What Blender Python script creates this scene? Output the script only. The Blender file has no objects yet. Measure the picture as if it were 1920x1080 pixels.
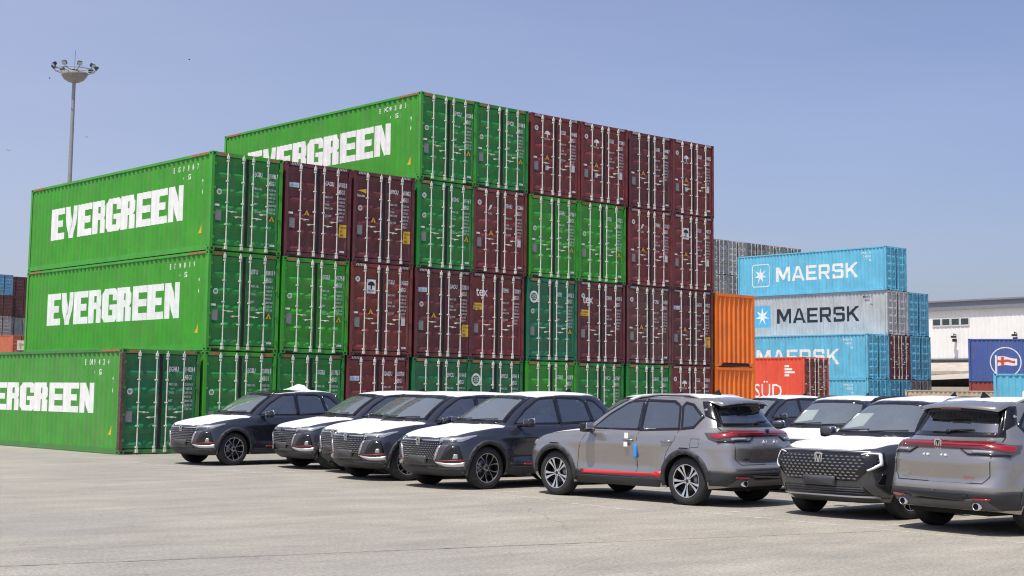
import bpy, bmesh, math, random
import numpy as np
from mathutils import Vector, Matrix
from mathutils.bvhtree import BVHTree
random.seed(7)
R = math.radians
PI = math.pi
scene = bpy.context.scene
C = scene.collection

# ------------------------------------------------------------------ camera
cd = bpy.data.cameras.new('camera')
cam = bpy.data.objects.new('camera', cd); C.objects.link(cam)
fw = Vector((0.67002444, 0.73417401, 0.10979881)); rt = Vector((0.7377968, -0.67493738, 0.01074329)); up = Vector((-0.08199477, -0.07381094, 0.99389577))
M = Matrix((rt, up, -fw)).transposed().to_4x4()
M.translation = Vector((-21.6699, -36.72, 1.805))
cam.matrix_world = M
cd.sensor_width = 36; cd.lens = 2724.12 / 1920 * 36
cd.shift_y = -105.13 / 1920 * -1 * -1
cd.clip_start = 0.1; cd.clip_end = 6000
scene.camera = cam

# ------------------------------------------------------------------ sky, sun, exposure
SUN_EL, SUN_AZ = 66.0, -105.0      # azimuth clockwise from +Y: the sun stands beyond -X
w = bpy.data.worlds.new('World'); scene.world = w; w.use_nodes = True
nt = w.node_tree; bg = nt.nodes['Background']
sky = nt.nodes.new('ShaderNodeTexSky'); sky.sky_type = 'NISHITA'; sky.sun_disc = False
sky.sun_elevation = R(SUN_EL); sky.sun_rotation = R(SUN_AZ)
sky.air_density = 1.0; sky.dust_density = 1.9; sky.ozone_density = 4.0; sky.altitude = 0
hsv = nt.nodes.new('ShaderNodeHueSaturation'); hsv.inputs['Saturation'].default_value = 1.0
hsv.inputs['Saturation'].default_value = .92
tint = nt.nodes.new('ShaderNodeMix'); tint.data_type = 'RGBA'; tint.blend_type = 'MULTIPLY'; tint.inputs['Factor'].default_value = 1; tint.inputs['B'].default_value = (1.12, 1.04, 1.19, 1)
nt.links.new(sky.outputs[0], hsv.inputs['Color']); nt.links.new(hsv.outputs[0], tint.inputs['A']); 
# thin high cirrus, a little denser on the sunny side
tcw = nt.nodes.new('ShaderNodeTexCoord'); mpw = nt.nodes.new('ShaderNodeMapping'); mpw.inputs['Scale'].default_value = (1.2, 1.2, 7.0); mpw.inputs['Rotation'].default_value = (.12, .1, 0)
nz = nt.nodes.new('ShaderNodeTexNoise'); nz.inputs['Scale'].default_value = 1.7; nz.inputs['Detail'].default_value = 7; nz.inputs['Roughness'].default_value = .55
nt.links.new(tcw.outputs['Generated'], mpw.inputs['Vector']); nt.links.new(mpw.outputs[0], nz.inputs['Vector'])
mrw = nt.nodes.new('ShaderNodeMapRange'); mrw.inputs['From Min'].default_value = .38; mrw.inputs['From Max'].default_value = .72; mrw.inputs['To Max'].default_value = .10; nt.links.new(nz.outputs['Fac'], mrw.inputs['Value'])
dt = nt.nodes.new('ShaderNodeVectorMath'); dt.operation = 'DOT_PRODUCT'; dt.inputs[1].default_value = (-.86, .50, 0); nt.links.new(tcw.outputs['Generated'], dt.inputs[0])
mrd = nt.nodes.new('ShaderNodeMapRange'); mrd.inputs['From Min'].default_value = -.55; mrd.inputs['From Max'].default_value = .25; mrd.inputs['To Max'].default_value = .34; nt.links.new(dt.outputs['Value'], mrd.inputs['Value'])
adw = nt.nodes.new('ShaderNodeMath'); adw.operation = 'ADD'; nt.links.new(mrw.outputs[0], adw.inputs[0]); nt.links.new(mrd.outputs[0], adw.inputs[1])
clw = nt.nodes.new('ShaderNodeMix'); clw.data_type = 'RGBA'; clw.inputs['B'].default_value = (6.0, 6.4, 7.9, 1)
nt.links.new(adw.outputs[0], clw.inputs['Factor']); nt.links.new(tint.outputs['Result'], clw.inputs['A']); nt.links.new(clw.outputs['Result'], bg.inputs[0]); bg.inputs[1].default_value = 0.097
sd = bpy.data.lights.new('sun', 'SUN'); sd.energy = 4.2; sd.angle = R(0.55); sd.color = (1.0, 0.955, 0.88)
so = bpy.data.objects.new('sun', sd); C.objects.link(so)
el, az = R(SUN_EL), R(SUN_AZ)
sv = Vector((math.cos(el) * math.sin(az), math.cos(el) * math.cos(az), math.sin(el)))
so.rotation_euler = sv.to_track_quat('Z', 'Y').to_euler(); so.location = (0, 0, 60)
scene.view_settings.view_transform = 'Standard'; scene.view_settings.look = 'None'
scene.view_settings.gamma = 1; scene.view_settings.exposure = 0.25
scene.render.engine = 'CYCLES'
scene.cycles.pixel_filter_type = 'BLACKMAN_HARRIS'; scene.cycles.filter_width = 1.15
scene.cycles.max_bounces = 8; scene.cycles.transparent_max_bounces = 24

# ------------------------------------------------------------------ materials
MATS = {}
def mat(name, col=(.5, .5, .5), rough=.5, metal=0.0, spec=.5, coat=0.0, noise=0.0, nscale=4.0, emit=None, bump=0.0, bscale=60.0, objcol=False, dirt=0.0):
    if name in MATS: return MATS[name]
    m = bpy.data.materials.new(name); m.use_nodes = True; MATS[name] = m
    n = m.node_tree.nodes; l = m.node_tree.links; p = n['Principled BSDF']
    p.inputs['Roughness'].default_value = rough; p.inputs['Metallic'].default_value = metal
    p.inputs['Specular IOR Level'].default_value = spec
    p.inputs['Coat Weight'].default_value = coat; p.inputs['Coat Roughness'].default_value = .04
    p.inputs['Base Color'].default_value = (*col, 1)
    src = None
    if objcol:
        oi = n.new('ShaderNodeObjectInfo'); src = oi.outputs['Color']
    if noise > 0 or dirt > 0 or src is not None:
        tc = n.new('ShaderNodeTexCoord')
        if src is None:
            rgb = n.new('ShaderNodeRGB'); rgb.outputs[0].default_value = (*col, 1); src = rgb.outputs[0]
        if noise > 0:
            no = n.new('ShaderNodeTexNoise'); no.inputs['Scale'].default_value = nscale; no.inputs['Detail'].default_value = 6; no.inputs['Roughness'].default_value = .6
            l.new(tc.outputs['Object'], no.inputs['Vector'])
            mr = n.new('ShaderNodeMapRange'); mr.inputs['From Min'].default_value = .3; mr.inputs['From Max'].default_value = .7
            mr.inputs['To Min'].default_value = 1 - noise; mr.inputs['To Max'].default_value = 1 + noise
            l.new(no.outputs['Fac'], mr.inputs['Value'])
            mx = n.new('ShaderNodeMix'); mx.data_type = 'RGBA'; mx.blend_type = 'MULTIPLY'; mx.inputs['Factor'].default_value = 1
            l.new(src, mx.inputs['A']); l.new(mr.outputs[0], mx.inputs['B']); src = mx.outputs['Result']
        if dirt > 0:
            oi2 = n.new('ShaderNodeObjectInfo')
            off = n.new('ShaderNodeVectorMath'); off.operation = 'SCALE'; cmb = n.new('ShaderNodeCombineXYZ')
            for i in range(3): l.new(oi2.outputs['Random'], cmb.inputs[i])
            off.inputs['Scale'].default_value = 37.0; l.new(cmb.outputs[0], off.inputs[0])
            ad = n.new('ShaderNodeVectorMath'); l.new(tc.outputs['Object'], ad.inputs[0]); l.new(off.outputs[0], ad.inputs[1])
            mp = n.new('ShaderNodeMapping'); mp.inputs['Scale'].default_value = (3.2, 3.2, .35); l.new(ad.outputs[0], mp.inputs['Vector'])
            no = n.new('ShaderNodeTexNoise'); no.inputs['Scale'].default_value = 1.6; no.inputs['Detail'].default_value = 7; no.inputs['Roughness'].default_value = .65
            l.new(mp.outputs[0], no.inputs['Vector'])
            cr = n.new('ShaderNodeMapRange'); cr.inputs['From Min'].default_value = .5; cr.inputs['From Max'].default_value = .78; cr.inputs['To Max'].default_value = dirt
            l.new(no.outputs['Fac'], cr.inputs['Value'])
            mx = n.new('ShaderNodeMix'); mx.data_type = 'RGBA'; mx.inputs['B'].default_value = (.17, .135, .10, 1)
            l.new(src, mx.inputs['A']); l.new(cr.outputs[0], mx.inputs['Factor']); src = mx.outputs['Result']
            # rust specks
            no2 = n.new('ShaderNodeTexNoise'); no2.inputs['Scale'].default_value = 5.0; no2.inputs['Detail'].default_value = 9; no2.inputs['Roughness'].default_value = .75
            l.new(ad.outputs[0], no2.inputs['Vector'])
            cr2 = n.new('ShaderNodeMapRange'); cr2.inputs['From Min'].default_value = .645; cr2.inputs['From Max'].default_value = .68
            l.new(no2.outputs['Fac'], cr2.inputs['Value'])
            mx2 = n.new('ShaderNodeMix'); mx2.data_type = 'RGBA'; mx2.inputs['B'].default_value = (.16, .06, .03, 1)
            l.new(src, mx2.inputs['A']); l.new(cr2.outputs[0], mx2.inputs['Factor']); src = mx2.outputs['Result']
            rr = n.new('ShaderNodeMapRange'); rr.inputs['To Min'].default_value = rough - .1; rr.inputs['To Max'].default_value = rough + .25
            l.new(no.outputs['Fac'], rr.inputs['Value']); l.new(rr.outputs[0], p.inputs['Roughness'])
        l.new(src, p.inputs['Base Color'])
    if bump > 0:
        tc = n.new('ShaderNodeTexCoord'); no = n.new('ShaderNodeTexNoise'); no.inputs['Scale'].default_value = bscale; no.inputs['Detail'].default_value = 4
        l.new(tc.outputs['Object'], no.inputs['Vector']); b = n.new('ShaderNodeBump'); b.inputs['Strength'].default_value = bump; b.inputs['Distance'].default_value = .01
        l.new(no.outputs['Fac'], b.inputs['Height']); l.new(b.outputs[0], p.inputs['Normal'])
    if emit:
        p.inputs['Emission Color'].default_value = (*emit[0], 1); p.inputs['Emission Strength'].default_value = emit[1]
    return m

mat('container_paint', rough=.36, spec=.5, objcol=True, noise=.13, nscale=1.3, dirt=.5, bump=.5, bscale=1.6)
mat('rusty_steel', (.10, .06, .045), .75, noise=.5, nscale=9)
mat('rod_metal', (.66, .66, .60), .45, metal=.0, noise=.25, nscale=7)
mat('letter_white', (.78, .78, .75), .6, noise=.12, nscale=3)
mat('print_white', (.62, .64, .62), .6, noise=.25, nscale=14)
mat('letter_dark', (.012, .018, .03), .6)
mat('yellow_label', (.72, .44, .03), .5, noise=.1)
mat('orange_label', (.62, .27, .03), .5, noise=.1)
mat('grey_label', (.24, .24, .24), .45, metal=.3, noise=.2)
mat('pale_blue_label', (.50, .60, .66), .5, noise=.2, nscale=20)
mat('brown_tab', (.33, .15, .05), .7, noise=.4, nscale=12)
mat('hazard_black', (.02, .02, .02), .6)
mat('dark_gap', (.012, .012, .012), .8)
mat('gasket_inset_shade', (.02, .022, .02), .7)
mat('sky_blue_sign', (.10, .42, .62), .5)
mat('flag_red', (.60, .07, .04), .6, noise=.1)

# ------------------------------------------------------------------ mesh helpers
class MB:
    def __init__(s): s.v = []; s.f = []; s.m = []; s.sm = []
    def add(s, vs, fs, m=0, sm=False):
        b = len(s.v); s.v += [tuple(v) for v in vs]
        for f in fs: s.f.append(tuple(i + b for i in f)); s.m.append(m); s.sm.append(sm)
    def box(s, x0, x1, y0, y1, z0, z1, m=0):
        vs = [(x0, y0, z0), (x1, y0, z0), (x1, y1, z0), (x0, y1, z0), (x0, y0, z1), (x1, y0, z1), (x1, y1, z1), (x0, y1, z1)]
        s.add(vs, [(0, 3, 2, 1), (4, 5, 6, 7), (0, 1, 5, 4), (1, 2, 6, 5), (2, 3, 7, 6), (3, 0, 4, 7)], m)
    def tube(s, pts, r, n=8, m=0, sm=True, caps=True):
        pts = [Vector(p) for p in pts]; rings = []
        rs = r if isinstance(r, (list, tuple)) else [r] * len(pts)
        for i, p in enumerate(pts):
            t = (pts[min(i + 1, len(pts) - 1)] - pts[max(i - 1, 0)]).normalized()
            a = Vector((0, 0, 1)) if abs(t.z) < .9 else Vector((1, 0, 0))
            u = t.cross(a).normalized(); v = t.cross(u)
            rings.append([p + (u * math.cos(2 * PI * k / n) + v * math.sin(2 * PI * k / n)) * rs[i] for k in range(n)])
        vs = [q for g in rings for q in g]; fs = []
        for i in range(len(pts) - 1):
            for k in range(n):
                k2 = (k + 1) % n; fs.append((i * n + k, i * n + k2, (i + 1) * n + k2, (i + 1) * n + k))
        s.add(vs, fs, m, sm)
        if caps:
            s.add(rings[0], [tuple(range(n))], m); s.add(rings[-1], [tuple(reversed(range(n)))], m)
    def lathe(s, prof, n=32, axis='z', origin=(0, 0, 0), m=0, sm=True):
        vs = []; fs = []
        for (r, h) in prof:
            for k in range(n):
                a = 2 * PI * k / n; c, d = r * math.cos(a), r * math.sin(a)
                p = (c, d, h) if axis == 'z' else (c, h, d) if axis == 'y' else (h, c, d)
                vs.append((p[0] + origin[0], p[1] + origin[1], p[2] + origin[2]))
        for i in range(len(prof) - 1):
            for k in range(n):
                k2 = (k + 1) % n; fs.append((i * n + k, i * n + k2, (i + 1) * n + k2, (i + 1) * n + k))
        s.add(vs, fs, m, sm)
    def prism(s, poly, y0, y1, plane='xz', m=0):
        n = len(poly)
        def P(a, b, h): return (a, h, b) if plane == 'xz' else (a, b, h) if plane == 'xy' else (h, a, b)
        vs = [P(a, b, y0) for a, b in poly] + [P(a, b, y1) for a, b in poly]
        fs = [tuple(range(n)), tuple(reversed(range(n, 2 * n)))] + [(i, (i + 1) % n, n + (i + 1) % n, n + i) for i in range(n)]
        s.add(vs, fs, m)
    def mesh(s, name):
        me = bpy.data.meshes.new(name); me.from_pydata(s.v, [], s.f); me.update()
        me.polygons.foreach_set('material_index', s.m); me.polygons.foreach_set('use_smooth', s.sm)
        bm = bmesh.new(); bm.from_mesh(me); bmesh.ops.recalc_face_normals(bm, faces=bm.faces); bm.to_mesh(me); bm.free()
        return me
    def build(s, name, mats, parent=None, loc=None):
        me = s.mesh(name)
        for m in (mats if isinstance(mats, (list, tuple)) else [mats]): me.materials.append(MATS[m] if isinstance(m, str) else m)
        return link(name, me, parent, loc)
def link(name, me, parent=None, loc=None):
    o = bpy.data.objects.new(name, me); C.objects.link(o)
    if parent: o.parent = parent
    if loc: o.location = loc
    return o
def empty(name, loc=(0, 0, 0), rz=0, label=None, cat=None, group=None):
    o = bpy.data.objects.new(name, None); C.objects.link(o); o.location = loc; o.rotation_euler = (0, 0, rz); o.empty_display_size = .3
    return tag(o, label, cat, group)
def tag(o, label=None, cat=None, group=None, kind=None):
    for k, v in (('label', label), ('category', cat), ('group', group), ('kind', kind)):
        if v: o[k] = v
    return o
def kids(o): return [c for c in bpy.data.objects if c.parent == o]
def copy_tree(o, parent=None, childmap=None):
    if childmap is None:
        childmap = {}
        for c in bpy.data.objects:
            if c.parent: childmap.setdefault(c.parent.name, []).append(c)
    c = o.copy(); C.objects.link(c); c.parent = parent
    for ch in childmap.get(o.name, []): copy_tree(ch, c, childmap)
    return c

_txt = {}
def text_mesh(s, size=1.0, bold=0.0, align='LEFT', spacing=1.0):
    key = (s, size, bold, align, spacing)
    if key in _txt: return _txt[key]
    cu = bpy.data.curves.new('t', 'FONT'); cu.body = s; cu.size = size; cu.offset = bold; cu.align_x = align; cu.space_character = spacing; cu.resolution_u = 2
    o = bpy.data.objects.new('t', cu); C.objects.link(o)
    bpy.context.view_layer.update()
    me = bpy.data.meshes.new_from_object(o.evaluated_get(bpy.context.evaluated_depsgraph_get()))
    out = ([tuple(v.co) for v in me.vertices], [tuple(p.vertices) for p in me.polygons])
    bpy.data.objects.remove(o); bpy.data.curves.remove(cu); bpy.data.meshes.remove(me)
    _txt[key] = out; return out
def put_text(mb, s, P, size, bold=0, align='LEFT', xs=1.0, m=0):
    v, f = text_mesh(s, 1.0, bold, align); mb.add([P(x * size * xs, y * size) for x, y, z in v], f, m)
# ------------------------------------------------------------------ ground
def ground_mat():
    m = bpy.data.materials.new('weathered_concrete'); m.use_nodes = True
    n = m.node_tree.nodes; l = m.node_tree.links; p = n['Principled BSDF']; p.inputs['Roughness'].default_value = .9
    tc = n.new('ShaderNodeTexCoord')
    def noise(sc, det, ro, vec=None):
        a = n.new('ShaderNodeTexNoise'); a.inputs['Scale'].default_value = sc; a.inputs['Detail'].default_value = det; a.inputs['Roughness'].default_value = ro
        l.new(vec or tc.outputs['Object'], a.inputs['Vector']); return a.outputs['Fac']
    def ramp(src, a, b, c0, c1):
        r = n.new('ShaderNodeMapRange'); r.inputs['From Min'].default_value = a; r.inputs['From Max'].default_value = b; r.inputs['To Min'].default_value = c0; r.inputs['To Max'].default_value = c1
        l.new(src, r.inputs['Value']); return r.outputs[0]
    def mul(a, b):
        x = n.new('ShaderNodeMath'); x.operation = 'MULTIPLY'; l.new(a, x.inputs[0]); l.new(b, x.inputs[1]); return x.outputs[0]
    rgb = n.new('ShaderNodeMix'); rgb.data_type = 'RGBA'; rgb.inputs['A'].default_value = (.335, .306, .250, 1); rgb.inputs['B'].default_value = (.280, .267, .234, 1)
    l.new(ramp(noise(.09, 4, .6), .35, .65, 0, 1), rgb.inputs['Factor'])
    mp = n.new('ShaderNodeMapping'); mp.inputs['Scale'].default_value = (.35, 1.6, 1); mp.inputs['Rotation'].default_value = (0, 0, R(48)); l.new(tc.outputs['Object'], mp.inputs['Vector'])
    f = mul(ramp(noise(.6, 8, .62), .3, .7, .88, 1.10), ramp(noise(22, 5, .85), .34, .66, .60, 1.36))
    f = mul(f, ramp(noise(1.1, 7, .72, mp.outputs[0]), .32, .68, .82, 1.10))
    f = mul(f, ramp(noise(80, 3, .7), .34, .66, .62, 1.36))
    sp = n.new('ShaderNodeTexVoronoi'); sp.inputs['Scale'].default_value = 1.3; l.new(tc.outputs['Object'], sp.inputs['Vector'])
    f = mul(f, ramp(sp.outputs['Distance'], .02, .05, .62, 1.0))
    vc = n.new('ShaderNodeTexVoronoi'); vc.feature = 'DISTANCE_TO_EDGE'; vc.inputs['Scale'].default_value = .16
    wv = n.new('ShaderNodeTexNoise'); wv.inputs['Scale'].default_value = .8; wv.inputs['Detail'].default_value = 6; l.new(tc.outputs['Object'], wv.inputs['Vector'])
    av = n.new('ShaderNodeMix'); av.data_type = 'RGBA'; av.inputs['Factor'].default_value = .55; av.blend_type = 'ADD'; l.new(tc.outputs['Object'], av.inputs['A']); l.new(wv.outputs['Color'], av.inputs['B']); l.new(av.outputs['Result'], vc.inputs['Vector'])
    br = n.new('ShaderNodeMath'); br.operation = 'MAXIMUM'; l.new(ramp(vc.outputs['Distance'], .0004, .0022, .74, 1.0), br.inputs[0]); l.new(ramp(noise(.35, 3, .5), .46, .56, .6, 1.0), br.inputs[1])
    f = mul(f, br.outputs[0])
    st = n.new('ShaderNodeTexVoronoi'); st.inputs['Scale'].default_value = .33; l.new(av.outputs['Result'], st.inputs['Vector'])
    f = mul(f, ramp(st.outputs['Distance'], .03, .16, .86, 1.0))
    mx = n.new('ShaderNodeMix'); mx.data_type = 'RGBA'; mx.blend_type = 'MULTIPLY'; mx.inputs['Factor'].default_value = 1
    l.new(rgb.outputs['Result'], mx.inputs['A']); l.new(f, mx.inputs['B']); l.new(mx.outputs['Result'], p.inputs['Base Color'])
    b = n.new('ShaderNodeBump'); b.inputs['Strength'].default_value = .5; b.inputs['Distance'].default_value = .01
    l.new(noise(45, 5, .7), b.inputs['Height']); l.new(b.outputs[0], p.inputs['Normal'])
    return m
MATS['ground'] = ground_mat()
g = MB(); g.add([(-1500, -1500, 0), (2500, -1500, 0), (2500, 2500, 0), (-1500, 2500, 0)], [(0, 1, 2, 3)])
tag(g.build('ground', 'ground'), kind='structure')
# worn parking lines
def line_mat():
    m = bpy.data.materials.new('worn_line_paint'); m.use_nodes = True
    n = m.node_tree.nodes; l = m.node_tree.links; p = n['Principled BSDF']; p.inputs['Base Color'].default_value = (.62, .61, .57, 1); p.inputs['Roughness'].default_value = .8
    tc = n.new('ShaderNodeTexCoord'); a = n.new('ShaderNodeTexNoise'); a.inputs['Scale'].default_value = 5; a.inputs['Detail'].default_value = 9; a.inputs['Roughness'].default_value = .75
    l.new(tc.outputs['Object'], a.inputs['Vector']); r = n.new('ShaderNodeMapRange'); r.inputs['To Max'].default_value = .85; r.inputs['From Min'].default_value = .43; r.inputs['From Max'].default_value = .62; l.new(a.outputs['Fac'], r.inputs['Value'])
    l.new(r.outputs[0], p.inputs['Alpha']); return m
MATS['line'] = line_mat()
lm = MB(); z = .004
def strip2(a, b, wd):
    a = Vector((a[0], a[1])); b = Vector((b[0], b[1])); t = (b - a).normalized(); nn = Vector((-t.y, t.x)) * wd / 2
    lm.add([(a.x + nn.x, a.y + nn.y, z), (b.x + nn.x, b.y + nn.y, z), (b.x - nn.x, b.y - nn.y, z), (a.x - nn.x, a.y - nn.y, z)], [(0, 1, 2, 3)])
strip2((-4.25, -3.2), (-4.05, -11.6), .11); strip2((-3.95, -15.2), (-4.3, -19.2), .10); strip2((-4.55, -19.4), (-4.75, -21.2), .12)
strip2((-4.15, -21.4), (-4.45, -27.5), .10)
for yy in (-4.3, -6.9, -9.3, -11.6, -14.1, -16.9, -22.2, -25.0): strip2((-3.95, yy), (1.2, yy), .10)
tag(lm.build('parking_line', 'line'), kind='structure')
# expansion joint across the foreground
MATS['joint'] = mat('joint_dark', (.13, .12, .11), .9, noise=.4, nscale=3)
jm = MB(); rnd = random.Random(3)
def joint(a, b, wd, n=40, jit=.03):
    a = Vector(a); b = Vector(b); t = (b - a).normalized(); nn = Vector((-t.y, t.x)); vs = []; fs = []
    for i in range(n + 1):
        p = a.lerp(b, i / n) + nn * rnd.uniform(-jit, jit); w2 = wd * rnd.uniform(.3, 1.0)
        vs += [(p.x + nn.x * w2 / 2, p.y + nn.y * w2 / 2, .004), (p.x - nn.x * w2 / 2, p.y - nn.y * w2 / 2, .004)]
    for i in range(n): fs.append((2 * i, 2 * i + 1, 2 * i + 3, 2 * i + 2))
    jm.add(vs, fs)
joint((-17.6, -21.55), (-8.6, -24.2), .030, 120, .015)
joint((-8.6, -24.2), (-4.6, -25.4), .020, 60, .015)
tag(jm.build('pavement_joint', 'joint'), kind='structure')

# ------------------------------------------------------------------ shipping containers
W, L, H = 2.438, 12.192, 2.896
def corr(pitch=.278, a=.072, s=.068, y0=.16, y1=L - .16):
    pts = []; y = y0; k = 0
    while y < y1 - .05:
        pts += [(y, 0), (y + a, 0), (y + a + s, 1), (y + 2 * a + s, 1)]; y += pitch
    return [p for p in pts if p[0] < y1] + [(y1, 0)]
def cdepth(y, pts):
    if y <= pts[0][0] or y >= pts[-1][0]: return 0
    for (a, d), (b, e) in zip(pts, pts[1:]):
        if a <= y <= b: return d + (e - d) * (y - a) / max(b - a, 1e-6)
    return 0
CP = corr()
XO, XD = .022, .036   # outer face of the corrugated sheet and its depth
def container_meshes():
    D = {}
    # frame: posts, rails, sill, header, castings
    f = MB()
    for x0, x1 in ((0, .10), (W - .10, W)):
        f.box(x0 + .002, x1 - .002, .002, .13, .118, H - .118)
        f.box(x0 + .002, x1 - .002, L - .13, L - .002, .118, H - .118)
    f.box(.162, W - .162, .004, .11, H - .125, H - .012); f.box(.162, W - .162, L - .11, L - .004, H - .125, H - .012)
    f.box(.162, W - .162, .012, .10, .02, .14); f.box(.162, W - .162, .012, .10, -.004, .016, 2); f.box(.162, W - .162, L - .10, L - .004, .02, .15)
    for x0, x1 in ((.003, .065), (W - .065, W - .003)):
        f.box(x0, x1, .178, L - .178, H - .085, H - .008); f.box(x0, x1, .178, L - .178, .012, .165)
    # fork pockets look: small dark steps under the sill
    for xx in (.17, W - .17 - .26): f.box(xx - .0, xx + .26, .001, .03, .002, .075, 2)
    for x0 in (0, W - .162):
        for y0 in (0, L - .178):
            for z0 in (0, H - .118):
                f.box(x0, x0 + .162, y0, y0 + .178, z0, z0 + .118, 1)
    for x0 in (.045, W - .162 + .045):
        for z0 in (.03, H - .118 + .03): f.box(x0, x0 + .072, -.003, .01, z0, z0 + .055, 2)
    for y0 in (.05, L - .13):
        for z0 in (.03, H - .118 + .03): f.box(-.003, .01, y0, y0 + .08, z0, z0 + .055, 2)
    # hinges lugs on the posts
    for zz in (.35, 1.05, 1.8, 2.5):
        for x0 in (.075, W - .135): f.box(x0, x0 + .06, -.022, .002, zz, zz + .07)
    # yellow-ish caution strips on the high top rail of the side
    D['frame'] = f
    def side(xf):
        s = MB(); vs = []; fs = []
        for y, d in CP:
            x = xf(XO + XD * d); vs += [(x, y, .16), (x, y, H - .08)]
        for i in range(len(CP) - 1): fs.append((2 * i, 2 * i + 1, 2 * i + 3, 2 * i + 2))
        s.add(vs, fs); return s
    D['side_a'] = side(lambda x: x); D['side_b'] = side(lambda x: W - x)
    r = MB(); r.box(.066, W - .066, .112, L - .112, H - .05, H - .02); D['roof'] = r
    e = MB(); vs = []; fs = []
    ep = corr(.285, .045, .095, .10, W - .10)
    for x, d in ep: vs += [(x, L - .01 - .095 * d, .15), (x, L - .01 - .095 * d, H - .12)]
    for i in range(len(ep) - 1): fs.append((2 * i, 2 * i + 1, 2 * i + 3, 2 * i + 2))
    e.add(vs, fs); D['end'] = e
    # door leaf with five recessed bands
    for nm, x0, x1 in (('door_l', .108, W / 2 - .012), ('door_r', W / 2 + .012, W - .108)):
        d = MB(); y = .035
        zs = [.155, .26] ; n = 5; z = .22; zt = H - .20; band = (zt - z) / n
        a, b = x0 + .07, x1 - .07
        # outer frame strips
        d.box(x0, a, y, y + .05, .155, H - .13); d.box(b, x1, y, y + .05, .155, H - .13)
        d.box(a, b, y, y + .05, .155, z); d.box(a, b, y, y + .05, zt, H - .13)
        for i in range(n):
            q0 = z + i * band; q1 = q0 + band; sl = .10; dp = .050; fl = .045
            o = [(a, y, q0 + fl), (b, y, q0 + fl), (b, y, q1 - fl), (a, y, q1 - fl)]
            k = [(a + .05, y + dp, q0 + fl + sl), (b - .05, y + dp, q0 + fl + sl), (b - .05, y + dp, q1 - fl - sl), (a + .05, y + dp, q1 - fl - sl)]
            d.add(o + k, [(0, 1, 5, 4), (1, 2, 6, 5), (2, 3, 7, 6), (3, 0, 4, 7), (4, 5, 6, 7)])
            d.add([(a, y, q0), (b, y, q0), (b, y, q0 + fl), (a, y, q0 + fl)], [(0, 1, 2, 3)])
            d.add([(a, y, q1 - fl), (b, y, q1 - fl), (b, y, q1), (a, y, q1)], [(0, 1, 2, 3)])
        # gasket; perimeter strips also paint in the inset door's shadow
        gx = x1 + .003 if nm == 'door_l' else x0 - .003
        d.box(min(gx, gx + (.008 if nm == 'door_l' else -.008)), max(gx, gx + (.008 if nm == 'door_l' else -.008)), y - .006, y + .03, .155, H - .13, 1)
        gx2 = x1 - .045 if nm == 'door_l' else x0
        d.box(gx2 + .002, gx2 + .043, y - .005, y - .001, .16, H - .135, 1)
        ox = x0 if nm == 'door_l' else x1 - .014
        d.box(ox, ox + .014, y - .004, y - .0008, .16, H - .135, 1)
        d.box(x0 + .015, x1 - .05, y - .004, y - .0008, .157, .172, 1); d.box(x0 + .015, x1 - .05, y - .004, y - .0008, H - .150, H - .135, 1)
        D[nm] = d
    def rod(x, side, hz):
        t = MB(); t.tube([(x, -.03, .05), (x, -.03, H - .04)], .0185, 8)
        for zz in (.10, H - .15): t.box(x - .033, x + .033, -.055, .01, zz - .05, zz + .05)
        for zz in (.20, H - .25): t.box(x - .026, x + .026, -.05, .034, zz - .025, zz + .025)
        for zz in (.78, 1.42, 2.05): t.box(x - .030, x + .030, -.050, .034, zz - .018, zz + .018)
        # handle
        x2 = x + side * .40
        t.tube([(x, -.045, hz), (x + side * .05, -.062, hz), (x2, -.062, hz - .01)], .010, 6)
        t.box(x2 - side * .16 - .018, x2 - side * .16 + .018, -.058, .034, hz - .032, hz + .012)
        return t
    D['rod1'] = rod(.52, .75, 1.16); D['rod2'] = rod(1.05, -.75, 1.02); D['rod3'] = rod(1.385, .75, 1.02); D['rod4'] = rod(1.90, -.75, 1.16)
    return D
CM = {}
for k, mb in container_meshes().items():
    me = mb.mesh({'frame': 'frame', 'side_a': 'side_wall', 'side_b': 'side_wall', 'roof': 'roof_panel', 'end': 'end_wall', 'door_l': 'door', 'door_r': 'door'}.get(k, 'locking_rod'))
    ms = {'frame': ['container_paint', 'container_paint', 'dark_gap'], 'door_l': ['container_paint', 'gasket_inset_shade'], 'door_r': ['container_paint', 'gasket_inset_shade']}.get(k, ['rod_metal'] if k.startswith('rod') else ['container_paint'])
    for m_ in ms: me.materials.append(MATS[m_])
    CM[k] = me
CMR = {}   # rods painted with the container
for k in ('rod1', 'rod2', 'rod3', 'rod4'):
    me = CM[k].copy(); me.materials.clear(); me.materials.append(MATS['container_paint']); CMR[k] = me

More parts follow.
